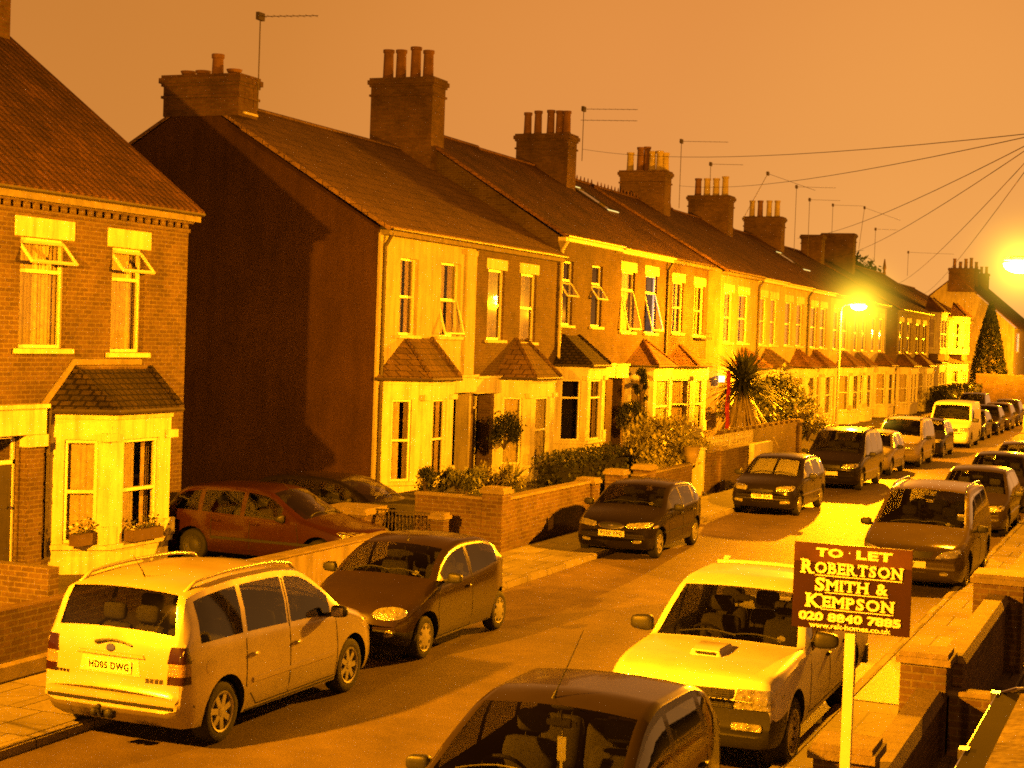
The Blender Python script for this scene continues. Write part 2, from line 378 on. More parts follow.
PIPE_D = plain('pipe_dark', (0.05, 0.04, 0.035), .5, .3, 5, .4)
PIPE_L = plain('pipe_pale', (0.52, 0.49, 0.43), .5, .15, 5, .4)
DOOR_D = plain('door_dark', (0.035, 0.028, 0.024), .4, .3, 5, .4)
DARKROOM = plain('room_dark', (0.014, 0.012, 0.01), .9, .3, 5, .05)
NET = plain('net_curtain', (0.52, 0.46, 0.37), .9, .25, 7, .1)
CURT = plain('curtain_cloth', (0.42, 0.34, 0.24), .9, .3, 5, .1)
WGLASS = glass('window_glass', .85, .9); CASEG = glass('casement_glass', .9, .45)
LITW = emit('lit_room_white', (1.0, .92, .70), 2.2)
LITR = emit('lit_red_lamp', (1.0, .05, .03), 1.2)

def axis(front):
    """front: unit vector out of the wall, returns (out, along)"""
    o = Vector(front); return o, Vector((-o.y, o.x, 0))
def face_wall(bm, p0, p1, z0, z1, holes, depth=.14, mi=0):
    """a wall from p0 to p1 (2D points; outside is to the right of p0->p1) with real openings: holes (a0, a1, z0, z1) along the wall"""
    p0, p1 = Vector((p0[0], p0[1], 0)), Vector((p1[0], p1[1], 0)); d = p1 - p0; L = d.length; d.normalize()
    out = Vector((d.y, -d.x, 0))
    us = sorted(set([0, L] + [h[0] for h in holes] + [h[1] for h in holes])); zs = sorted(set([z0, z1] + [h[2] for h in holes] + [h[3] for h in holes]))
    P = lambda u, z, k=0: p0 + d * u + Vector((0, 0, z)) - out * k
    for i in range(len(us) - 1):
        for j in range(len(zs) - 1):
            um, zm = (us[i] + us[i + 1]) / 2, (zs[j] + zs[j + 1]) / 2
            if any(h[0] < um < h[1] and h[2] < zm < h[3] for h in holes): continue
            quad(bm, P(us[i], zs[j]), P(us[i + 1], zs[j]), P(us[i + 1], zs[j + 1]), P(us[i], zs[j + 1]), mi=mi)
    for (a, b, c, e) in holes:
        quad(bm, P(a, c), P(a, e), P(a, e, depth), P(a, c, depth), mi=mi); quad(bm, P(b, e), P(b, c), P(b, c, depth), P(b, e, depth), mi=mi)
        quad(bm, P(a, e), P(b, e), P(b, e, depth), P(a, e, depth), mi=mi); quad(bm, P(b, c), P(a, c), P(a, c, depth), P(b, c, depth), mi=mi)
def window(root, p0, p1, hole, style='sash', back='net', depth=.11, bar=.055, open_=None, frame=None):
    """window set in the opening `hole` of wall p0->p1"""
    p0, p1 = Vector((p0[0], p0[1], 0)), Vector((p1[0], p1[1], 0)); d = (p1 - p0).normalized(); out = Vector((d.y, -d.x, 0))
    a, b, c, e = hole; frame = frame or UPVC
    up = Vector((0, 0, 1))
    P = lambda u, z, k: p0 + d * u + up * z - out * k
    bm = BM()
    def barbox(u0, u1, zz0, zz1, k0, k1): obox(bm, P((u0 + u1) / 2, (zz0 + zz1) / 2, (k0 + k1) / 2), d, up, out, (u1 - u0) / 2, (zz1 - zz0) / 2, abs(k1 - k0) / 2)
    k0, k1 = depth - .05, depth + .02; i = .004
    barbox(a + i, b - i, e - bar, e - i, k0, k1); barbox(a + i, b - i, c + i, c + bar, k0, k1); barbox(a + i, a + bar, c + bar, e - bar, k0, k1); barbox(b - bar, b - i, c + bar, e - bar, k0, k1)
    zm = (c + e) / 2
    if style == 'sash': barbox(a + bar, b - bar, zm - .03, zm + .03, k0 + .005, k1 + .01)
    elif style == 'top': zm = c + (e - c) * .70; barbox(a + bar, b - bar, zm - .03, zm + .03, k0 + .003, k1)
    elif style == 'mull':
        um = a + (b - a) * .5; barbox(um - .03, um + .03, c + bar, e - bar, k0 + .003, k1); zm = c + (e - c) * .7; barbox(a + bar, b - bar, zm - .02, zm + .02, k0 + .006, k1 - .003)
    w = obj('window', bm, frame, root, world=True)
    bm = BM(); k = depth - .012
    zt = e - bar
    if open_ == 'top': zt = zm - .03
    zb0 = zm + .03 if open_ == 'bottom' else c + bar
    quad(bm, P(a + bar, zb0, k), P(b - bar, zb0, k), P(b - bar, zt, k), P(a + bar, zt, k))
    obj('pane', bm, WGLASS, w, world=True)
    if open_:
        z1_, z0_ = (e - bar - .0, zm + .02) if open_ == 'top' else ((zm - .02, c + .03) if open_ == 'bottom' else (c + (e - c) * .66, c + (e - c) * .40))
        h = z1_ - z0_; t = {'top': .72, 'bottom': .27, 'mid': .6}[open_]
        dn = -up * math.cos(t) + out * math.sin(t); nn = out * math.cos(t) + up * math.sin(t)
        o = P((a + b) / 2, z1_, k0 - .012); hw = (b - a) / 2 - .01
        bm = BM()
        for s in (-1, 1): obox(bm, o + d * s * (hw - .022) + dn * h / 2, d, dn, nn, .022, h / 2, .02)
        obox(bm, o + dn * .022, d, dn, nn, hw - .045, .022, .02); obox(bm, o + dn * (h - .022), d, dn, nn, hw - .045, .022, .02)
        ca = obj('casement', bm, frame, w, world=True)
        bm = BM(); q = o; 
        quad(bm, q - d * (hw - .045) + dn * .04, q + d * (hw - .045) + dn * .04, q + d * (hw - .045) + dn * (h - .04), q - d * (hw - .045) + dn * (h - .04)); obj('casement_pane', bm, CASEG, w, world=True)
    # what closes the room behind: a sheet painted in the room's shade, and curtains
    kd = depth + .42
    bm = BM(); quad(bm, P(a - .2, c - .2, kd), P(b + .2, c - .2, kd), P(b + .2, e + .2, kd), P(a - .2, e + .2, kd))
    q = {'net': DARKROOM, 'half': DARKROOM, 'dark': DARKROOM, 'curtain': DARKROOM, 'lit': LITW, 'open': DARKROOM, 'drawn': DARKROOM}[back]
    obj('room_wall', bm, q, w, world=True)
    def cloth(u0, u1, zz0, zz1, kk, mat, amp=.02, per=.10):
        bm = BM(); n = max(4, int((u1 - u0) / .03)); pr = None
        for j in range(n + 1):
            u = u0 + (u1 - u0) * j / n; kq = kk + amp * math.sin(2 * PI * u / per) + amp * .5 * math.sin(2 * PI * u / (per * 2.7))
            A, B = bm.verts.new(P(u, zz0, kq)), bm.verts.new(P(u, zz1, kq))
            if pr: bm.faces.new((pr[0], A, B, pr[1]))
            pr = (A, B)
        obj('curtain', bm, mat, w, world=True, smooth=True)
    L = b - a
    if back == 'net': cloth(a - .03, b + .03, c, e, depth + .10, NET)
    elif back == 'half': cloth(a - .03, a + L * .55, c, e, depth + .10, NET); cloth(b - L * .2, b + .03, c, e, depth + .14, CURT)
    elif back == 'curtain': cloth(a - .03, a + L * .30, c, e, depth + .12, CURT); cloth(b - L * .30, b + .03, c, e, depth + .12, CURT)
    elif back == 'drawn': cloth(a - .03, b + .03, c, e, depth + .12, CURT)
    elif back == 'lit': cloth(a - .03, a + L * .25, c, e, depth + .12, NET)
    return w
def sill(root, p0, p1, a, b, z, mat=STONE, h=.09, proj=.10, name='sill'):
    p0, p1 = Vector((p0[0], p0[1], 0)), Vector((p1[0], p1[1], 0)); d = (p1 - p0).normalized(); out = Vector((d.y, -d.x, 0))
    bm = BM(); obox(bm, p0 + d * (a + b) / 2 + out * (proj / 2 - .01) + Vector((0, 0, z)), d, Vector((0, 0, 1)), out, (b - a) / 2, h / 2, proj / 2 + .01)
    bmesh.ops.bevel(bm, geom=bm.edges[:], offset=.008, segments=1, affect='EDGES')
    return obj(name, bm, mat, root, world=True)
def lintel(root, p0, p1, a, b, z0, z1, mat=STONE): return sill(root, p0, p1, a, b, (z0 + z1) / 2, mat, z1 - z0, .02, 'lintel')
def downpipe(root, x, y, z0, z1, mat, r=.045, bend=.25):
    bm = BM(); tube(bm, [(x + bend, y, z1), (x + bend * .95, y, z1 - .12), (x + .07, y, z1 - .38), (x + .07, y, z1 - .5), (x + .07, y, z0)], r, 8)
    for z in (z0 + 1.0, (z0 + z1) / 2, z1 - .8): lathe(bm, [(r + .008, z - .03), (r + .014, z), (r + .008, z + .03)], 8, 'z', (x + .07, y, 0))
    return obj('downpipe', bm, mat, root, world=True, smooth=True, angle=50)
def gutter(root, x, y0, y1, z, mat, r=.06):
    bm = BM(); n = 6; pr = None
    for k in range(n + 1):
        a = PI + PI * k / n; p = (x + r * math.cos(a), z + r * math.sin(a)); q = (x + (r - .012) * math.cos(a), z + (r - .012) * math.sin(a))
        A = [bm.verts.new((p[0], y0, p[1])), bm.verts.new((p[0], y1, p[1])), bm.verts.new((q[0], y0, q[1])), bm.verts.new((q[0], y1, q[1]))]
        if pr:
            bm.faces.new((pr[0], pr[1], A[1], A[0])); bm.faces.new((pr[3], pr[2], A[2], A[3])); bm.faces.new((pr[0], A[0], A[2], pr[2]))
        else: bm.faces.new((A[0], A[1], A[3], A[2]))
        pr = A
    bm.faces.new((pr[1], pr[0], pr[2], pr[3]))
    return obj('gutter', bm, mat, root, world=True)
def roof_slab(bm, xf, zf, xr, zr, xb, y0, y1, t=.09):
    """front and back slope as one shell"""
    zb = zf
    a = [(xf, zf), (xr, zr), (xb, zb)]; lo = [(xb, zb - t), (xr, zr - t), (xf, zf - t)]
    prism(bm, [(x, y0, z) for x, z in a + lo], (0, y1 - y0, 0))
def ridge_tiles(root, x, z, y0, y1, mat, crest=False):
    bm = BM(); n = max(1, int((y1 - y0) / .45)); st = (y1 - y0) / n
    for i in range(n):
        ya, yb = y0 + i * st + .004, y0 + (i + 1) * st - .004; pr = None
        poly = [(x + .12 * math.cos(t), ya, z - .03 + .10 * math.sin(t)) for t in [PI * k / 6 for k in range(7)]]
        prism(bm, poly, (0, yb - ya, 0))
        if crest: prism(bm, [(x, ya + st * .3, z + .06), (x, ya + st * .7, z + .06), (x, ya + st * .5, z + .24)], (.03, 0, 0))
    return obj('ridge_tiles', bm, mat, root, world=True)
def chimney(root, xc, yc, z0, z1, lx, ly, pots, mat=BR_CHIM, cap=True, potr=.13):
    bm = BM(); x0, x1, y0, y1 = xc - lx / 2, xc + lx / 2, yc - ly / 2, yc + ly / 2
    box(bm, x0, x1, y0, y1, z0, z1 - .62)
    o = .05
    box(bm, x0 - o, x1 + o, y0 - o, y1 + o, z1 - .62, z1 - .55); box(bm, x0 - .002, x1 + .002, y0 - .002, y1 + .002, z1 - .55, z1 - .30)
    box(bm, x0 - o, x1 + o, y0 - o, y1 + o, z1 - .30, z1 - .22); box(bm, x0 - o * 2, x1 + o * 2, y0 - o * 2, y1 + o * 2, z1 - .22, z1 - .08); box(bm, x0 - o, x1 + o, y0 - o, y1 + o, z1 - .08, z1)
    c = obj('chimney', bm, mat, root, world=True)
    for (dx, dy, h, kind) in pots:
        bm = BM(); r = potr
        if kind == 'bowl': prof = [(r * .7, 0), (r * .7, h * .35), (r * 1.15, h * .55), (r * 1.35, h), (r * 1.1, h), (r * .9, h * .6)]
        else: prof = [(r * 1.1, 0), (r * 1.1, .07), (r, .1), (r * .9, h - .12), (r * 1.08, h - .10), (r * 1.08, h), (r * .75, h), (r * .75, h - .3)]
        lathe(bm, prof, 14, 'z', (xc + dx, yc + dy, z1))
        obj('pot', bm, POTY if kind == 'buff' else POT, c, world=True, smooth=True, angle=40)
    return c
def bay(root, xf, ya, yb, depth, z0, zw0, zw1, zt, zr, roofmat, ry0, ry1, wall=STONE, low=STONE, cut=None, backs=('net', 'net', 'net'), style='sash', over=.16, frame=None, open_=None, cw=.72, cm=.30):
    """canted bay: facets ya..., with one window per facet, stone piers, fascia and hipped roof"""
    cut = cut or depth
    if z0 < 0: z0 -= .2
    A, B, Cc, D = (xf, ya), (xf + depth, ya + cut), (xf + depth, yb - cut), (xf, yb)
    bm = BM(); wins = []
    for i, (p, q) in enumerate(((A, B), (B, Cc), (Cc, D))):
        L = math.hypot(q[0] - p[0], q[1] - p[1])
        if i == 1: m = cm; hs = [(m, L - m, zw0, zw1)] if L < 2.6 else [(m, L / 2 - .12, zw0, zw1), (L / 2 + .12, L - m, zw0, zw1)]
        else: m = max(.18, (L - cw) / 2); hs = [(m, L - m, zw0, zw1)]
        face_wall(bm, p, q, z0, zt, hs, .13); wins += [(p, q, h, i) for h in hs]
    quad(bm, (A[0], A[1], zt), (B[0], B[1], zt), (Cc[0], Cc[1], zt), (D[0], D[1], zt))
    by = obj('bay', bm, wall, root, world=True)
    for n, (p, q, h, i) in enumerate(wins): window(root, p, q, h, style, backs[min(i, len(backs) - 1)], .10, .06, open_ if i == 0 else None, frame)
    # plinth, sill course, pier bases and capitals
    bm = BM()
    def course(z0_, z1_, o):
        pts = []
        k = o * .42
        for (x, y) in ((xf + .001, ya - o), (xf + depth + o, ya + cut - k), (xf + depth + o, yb - cut + k), (xf + .001, yb + o)): pts.append((x, y, z0_))
        prism(bm, pts, (0, 0, z1_ - z0_))
    course(zw0 - .10, zw0 - .012, .07); obj('bay_sill', bm, wall, by, world=True)
    bm = BM(); course(zt - .16, zt - .02, .035); course(zt - .02, zt + .02, .10); obj('cornice', bm, wall, by, world=True)
    for (x, y) in (B, Cc):
        sgn = 1 if y < (ya + yb) / 2 else -1
        for nm_, zz0, zz1, o in (('pier_base', zw0 - .008, zw0 + .30, .025), ('capital', zw1 - .02, zw1 + .12, .04)):
            bm = BM(); box(bm, x - .12, x + o, y - .14 - o, y + .14 + o, zz0, zz1); obj(nm_, bm, wall, by, world=True)
    # hipped roof leaning on the wall
    bm = BM(); o = over; e0 = zt + .02
    lo = [(xf + .002, ya - o * 1.2), (xf + depth + o, ya + cut - o * .5), (xf + depth + o, yb - cut + o * .5), (xf + .002, yb + o * 1.2)]
    hi = [(xf + .004, ry0, zr), (xf + .004, ry1, zr)]
    v = [bm.verts.new((x, y, e0)) for x, y in lo] + [bm.verts.new(h) for h in hi]; w = [bm.verts.new((x, y, e0 - .05)) for x, y in lo]
    bm.faces.new((v[0], v[1], v[4])); bm.faces.new((v[1], v[2], v[5], v[4])); bm.faces.new((v[2], v[3], v[5]))
    for i in range(3): bm.faces.new((w[i], w[i + 1], v[i + 1], v[i]))
    bm.faces.new(w[::-1])
    rf = obj('bay_roof', bm, roofmat, root, world=True)
    for (a, b) in ((lo[1], hi[0]), (lo[2], hi[1])):
        bm = BM()
        p, q = Vector((a[0], a[1], e0)), Vector(b); n = max(4, int((q - p).length / .22))
        for i in range(n): tube(bm, [p.lerp(q, i / n) + Vector((0, 0, .015)), p.lerp(q, (i + .96) / n) + Vector((0, 0, .03))], .06, 6)
        obj('hip_tiles', bm, roofmat, rf, world=True, smooth=True, angle=50)
    bm = BM(); tube(bm, [(lo[0][0] + .03, lo[0][1], e0 - .04), (lo[1][0] + .02, lo[1][1], e0 - .04), (lo[2][0] + .02, lo[2][1], e0 - .04), (lo[3][0] + .03, lo[3][1], e0 - .04)], .045, 6); obj('bay_gutter', bm, PIPE_D, rf, world=True)
    return by
def porch(root, xf, y0, y1, z0, zt, fascia, doors, brickmat, back=.42):
    """recessed entrance: dark recess lining, fascia above, doors at its back"""
    bm = BM()
    box(bm, xf - .02, xf + .16, y0, y1, zt - .46, zt - .02); box(bm, xf - .02, xf + .22, y0 - .02, y1 + .02, zt - .02, zt + .05)
    obj('porch_fascia', bm, fascia, root, world=True)
    for (a, b) in doors:
        bm = BM(); x = xf - back
        box(bm, x - .05, x, a + .01, b - .01, z0, zt - .95)
        for (u0, u1, v0, v1) in ((.12, .46, .12, .5), (.54, .88, .12, .5), (.12, .46, .56, .92), (.54, .88, .56, .92)):
            L, H = b - a, zt - .95 - z0; box(bm, x + .001, x + .012, a + L * u0, a + L * u1, z0 + H * v0, z0 + H * v1)
        d = obj('door', bm, DOOR_D, root, world=True)
        bm = BM(); box(bm, x - .05, x + .01, a + .01, b - .01, zt - .95, zt - .88); box(bm, x - .05, x + .01, a + .01, b - .01, zt - .52, zt - .46); box(bm, x - .05, x + .01, a + .01, a + .06, z0, zt - .5); box(bm, x - .05, x + .01, b - .06, b - .01, z0, zt - .5); obj('door_frame', bm, UPVC, root, world=True)
        bm = BM(); quad(bm, (x - .02, a, zt - .9), (x - .02, b, zt - .9), (x - .02, b, zt - .5), (x - .02, a, zt - .5)); obj('fanlight', bm, WGLASS, root, world=True)
        bm = BM(); blob(bm, (x + .04, b - .12, z0 + .95), .03, .03, .03, 1); box(bm, x + .0, x + .02, (a + b) / 2 - .12, (a + b) / 2 + .12, z0 + 1.0, z0 + 1.05); obj('door_handle', bm, CHROME, d, world=True)
def house(name, label, xf, y0, y1, ze, zr, xr, wall, roof, wins, doorholes=(), gables=(), dent=False, gut=PIPE_D, over=.30, group='terraced houses on the left', z0=0.0, xb=None, crest=False, side=None, vend=1.0):
    """main block: front wall with openings, gable walls, roof, gutter. wins: dicts"""
    root = thing(name, label, 'house', (xf, (y0 + y1) / 2, z0), 0, group); bm = BM()
    p0, p1 = (xf, y0 + .002), (xf, y1 - .002); xb = xb or 2 * xr - xf
    holes = [(w['a'] - y0, w['b'] - y0, w['z0'], w['z1']) for w in wins] + [(a - y0, b - y0, c, d) for a, b, c, d in doorholes]
    face_wall(bm, p0, p1, z0 - .3, ze, [h for h in holes], .42)
    obj('wall', bm, wall, root, world=True)
    def gable(y, sg, mat):
        bm = BM(); s = (zr - ze) / (xf - xr)
        ps = [(xf - .003, y, z0 - .3), (xf - .003, y, ze - .02), (xr, y, zr - .12), (xb + .003, y, ze - .02), (xb + .003, y, z0 - .3)]
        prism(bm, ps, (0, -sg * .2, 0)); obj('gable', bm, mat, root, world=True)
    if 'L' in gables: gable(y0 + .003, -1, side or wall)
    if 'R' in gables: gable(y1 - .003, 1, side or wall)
    bm = BM(); quad(bm, (xb, y0, z0 - .3), (xb, y0, ze), (xb, y1, ze), (xb, y1, z0 - .3)); obj('rear_wall', bm, side or wall, root, world=True)
    sl = (zr - ze) / (xf + over - xr)
    bm = BM(); roof_slab(bm, xf + over, ze + .02, xr, zr, xb - over, y0, y1 + (0 if 'R' not in gables else .08)); rf = obj('roof', bm, roof, root, world=True)
    ridge_tiles(root, xr, zr + .01, y0, y1, roof, crest)
    gutter(root, xf + over + .03, y0 + .01, y1 - .01, ze - .03, gut)
    bm = BM(); box(bm, xf + .003, xf + over - .02, y0 + .005, y1 - .005, ze - .20, ze - .075); obj('fascia_board', bm, gut if gut is PIPE_L else MORTAR, root, world=True)
    if 'L' in gables:
        bm = BM(); prism(bm, [(xf + over, y0 - .13, ze - .09), (xf + over, y0 - .13, ze + .03), (xf + (xr - xf) * vend, y0 - .13, ze + .03 + sl * (over + (xf - xr) * vend)), (xf + (xr - xf) * vend, y0 - .13, ze - .09 + sl * (over + (xf - xr) * vend))], (0, .125, 0)); obj('verge', bm, roof, root, world=True)
    for w in wins:
        h = (w['a'] - y0, w['b'] - y0, w['z0'], w['z1'])
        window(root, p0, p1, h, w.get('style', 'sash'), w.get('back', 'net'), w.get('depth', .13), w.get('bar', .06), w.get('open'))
        if w.get('sill', 1): sill(root, p0, p1, h[0] - .12, h[1] + .12, w['z0'] - .045)
        if w.get('lintel'): lintel(root, p0, p1, h[0] - .16, h[1] + .16, w['z1'] + .003, w['z1'] + w['lintel'])
    root['_p'] = 0; del root['_p']
    return root
# ------------------------------------------------------------------ vehicles
def lerp_tab(tab, s):
    """smooth (monotone cubic) interpolation in a table of (s, value)"""
    n = len(tab)
    if s <= tab[0][0]: return tab[0][1]
    if s >= tab[-1][0]: return tab[-1][1]
    d = [(tab[i + 1][1] - tab[i][1]) / (tab[i + 1][0] - tab[i][0]) for i in range(n - 1)]
    m = [d[0]] + [0 if d[i - 1] * d[i] <= 0 else 2 * d[i - 1] * d[i] / (d[i - 1] + d[i]) for i in range(1, n - 1)] + [d[-1]]
    for i in range(n - 1):
        if s <= tab[i + 1][0]:
            h = tab[i + 1][0] - tab[i][0]; t = (s - tab[i][0]) / h
            return ((2 * t ** 3 - 3 * t ** 2 + 1) * tab[i][1] + (t ** 3 - 2 * t ** 2 + t) * h * m[i]
                    + (-2 * t ** 3 + 3 * t ** 2) * tab[i + 1][1] + (t ** 3 - t ** 2) * h * m[i + 1])
TYRE = plain('tyre_rubber', (0.018, 0.018, 0.017), 0.8, 0.3, 60, bump=0.2)
RIMM = plain('wheel_silver', (0.5, 0.49, 0.47), 0.35, 0.12, 60, 0.5, 0.6)
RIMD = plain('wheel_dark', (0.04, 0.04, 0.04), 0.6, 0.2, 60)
TRIM = plain('black_trim', (0.02, 0.02, 0.02), 0.5, 0.3, 60, 0.4)
WELL = plain('wheel_well', (0.006, 0.006, 0.006), 0.9, 0.2, 60)
SEAM = plain('panel_gap', (0.01, 0.01, 0.01), 0.8, 0.1, 60)
SEAT = plain('seat_cloth', (0.07, 0.07, 0.07), 0.9, 0.3, 60, 0.1)
DASH = plain('dash_plastic', (0.035, 0.035, 0.035), 0.7, 0.3, 60)
CHROME = plain('chrome', (0.7, 0.7, 0.68), 0.15, 0.05, 60, 0.5, 1.0)
LENS = plain('head_lamp_lens', (0.48, 0.47, 0.44), 0.16, 0.7, 16, 0.8, 0.55, 1.0, 0.8, 26)
RLENS = plain('tail_lamp_red', (0.022, 0.005, 0.003), 0.2, 0.3, 60, 0.6, 0.0, 1.0)
CLENS = plain('tail_lamp_clear', (0.24, 0.16, 0.10), 0.2, 0.35, 60, 0.6, 0.0, 1.0, 0.6, 40)
PLW = plain('plate_white', (0.75, 0.75, 0.72), 0.4, 0.05, 60)
PLY = plain('plate_yellow', (0.72, 0.55, 0.06), 0.4, 0.05, 60)
PLK = plain('plate_black', (0.012, 0.012, 0.012), 0.5, 0.05, 60)
PAPER = plain('tax_disc_paper', (0.7, 0.7, 0.66), 0.7, 0.1, 60)
CGLASS = glass('car_glass', 0.46, 1.5)
DGLASS = glass('car_glass_dark', 0.4, 1.0)

_wheels = {}
def wheel_meshes(r, w, style):
    key = (round(r, 3), w, style)
    if key in _wheels: return _wheels[key]
    bm = BM(); rr = r * 0.66
    lathe(bm, [(rr, -w * .48), (rr + .02, -w * .5), (r - .03, -w * .5), (r - .008, -w * .42), (r, -w * .3), (r, w * .3), (r - .008, w * .42), (r - .03, w * .5), (rr + .02, w * .5), (rr, w * .48)], 28, 'x', closed=True)
    for k in range(28):  # shallow tread grooves stay in the mesh as three recessed rings
        pass
    t = bpy.data.meshes.new('wheel'); bm.normal_update(); bm.to_mesh(t); bm.free(); t.materials.append(TYRE)
    for p in t.polygons: p.use_smooth = True
    t.set_sharp_from_angle(angle=math.radians(40))
    bm = BM(); o = w * .5
    # barrel and dark back disc, then the face pattern in silver (outer side is +x)
    lathe(bm, [(0.001, o - .09), (rr - .01, o - .09)], 24, 'x', mi=1)
    lathe(bm, [(rr - .012, -o + .02), (rr + .003, -o + .02), (rr + .004, o - .01), (rr - .004, o + .004), (rr - .022, o - .002), (rr - .024, -o + .02)], 28, 'x', mi=0)
    n = {'spoke7': 7, 'spoke5': 5, 'spoke6': 6, 'cover': 8, 'steel': 10, 'dark': 10}[style]
    if style.startswith('spoke'):
        for k in range(n):
            a = 2 * PI * k / n + 0.2
            d = Vector((0, math.cos(a), math.sin(a))); e = Vector((0, -math.sin(a), math.cos(a)))
            for s0, s1, h0, h1 in ((.03, rr - .015, .032, .024),):
                ps = [d * s0 + e * h0, d * s1 + e * h1 * 1.25, d * s1 - e * h1 * 1.25, d * s0 - e * h0]
                prism(bm, [p + Vector((o - .055, 0, 0)) for p in ps], (.045, 0, 0))
        lathe(bm, [(0.001, o - .0), (.045, o - .004), (.055, o - .05)], 14, 'x')
    else:
        big = style == 'cover'
        lathe(bm, [(0.001, o + (.012 if big else -.02)), (.05, o + (.012 if big else -.02)), (rr * .55, o + (.004 if big else -.045)), (rr - .02, o - (.004 if big else .02)), (rr - .015, o - .05)], 28, 'x')
        for k in range(n):
            a = 2 * PI * k / n
            q = rr * .74
            lathe(bm, [(0.001, o + .0035), (.024 if big else .016, o + .0035), (.024 if big else .016, o - .03)], 8, 'x', (0.0015 if big else -.025, q * math.cos(a), q * math.sin(a)), 1)
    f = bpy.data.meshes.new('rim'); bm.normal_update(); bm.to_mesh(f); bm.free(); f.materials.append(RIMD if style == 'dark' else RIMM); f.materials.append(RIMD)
    for p in f.polygons: p.use_smooth = True
    f.set_sharp_from_angle(angle=math.radians(35))
    _wheels[key] = (t, f); return t, f

def round_map(a, b, k):
    return a * math.sqrt(max(0, 1 - b * b * .5 * k)), b * math.sqrt(max(0, 1 - a * a * .5 * k))

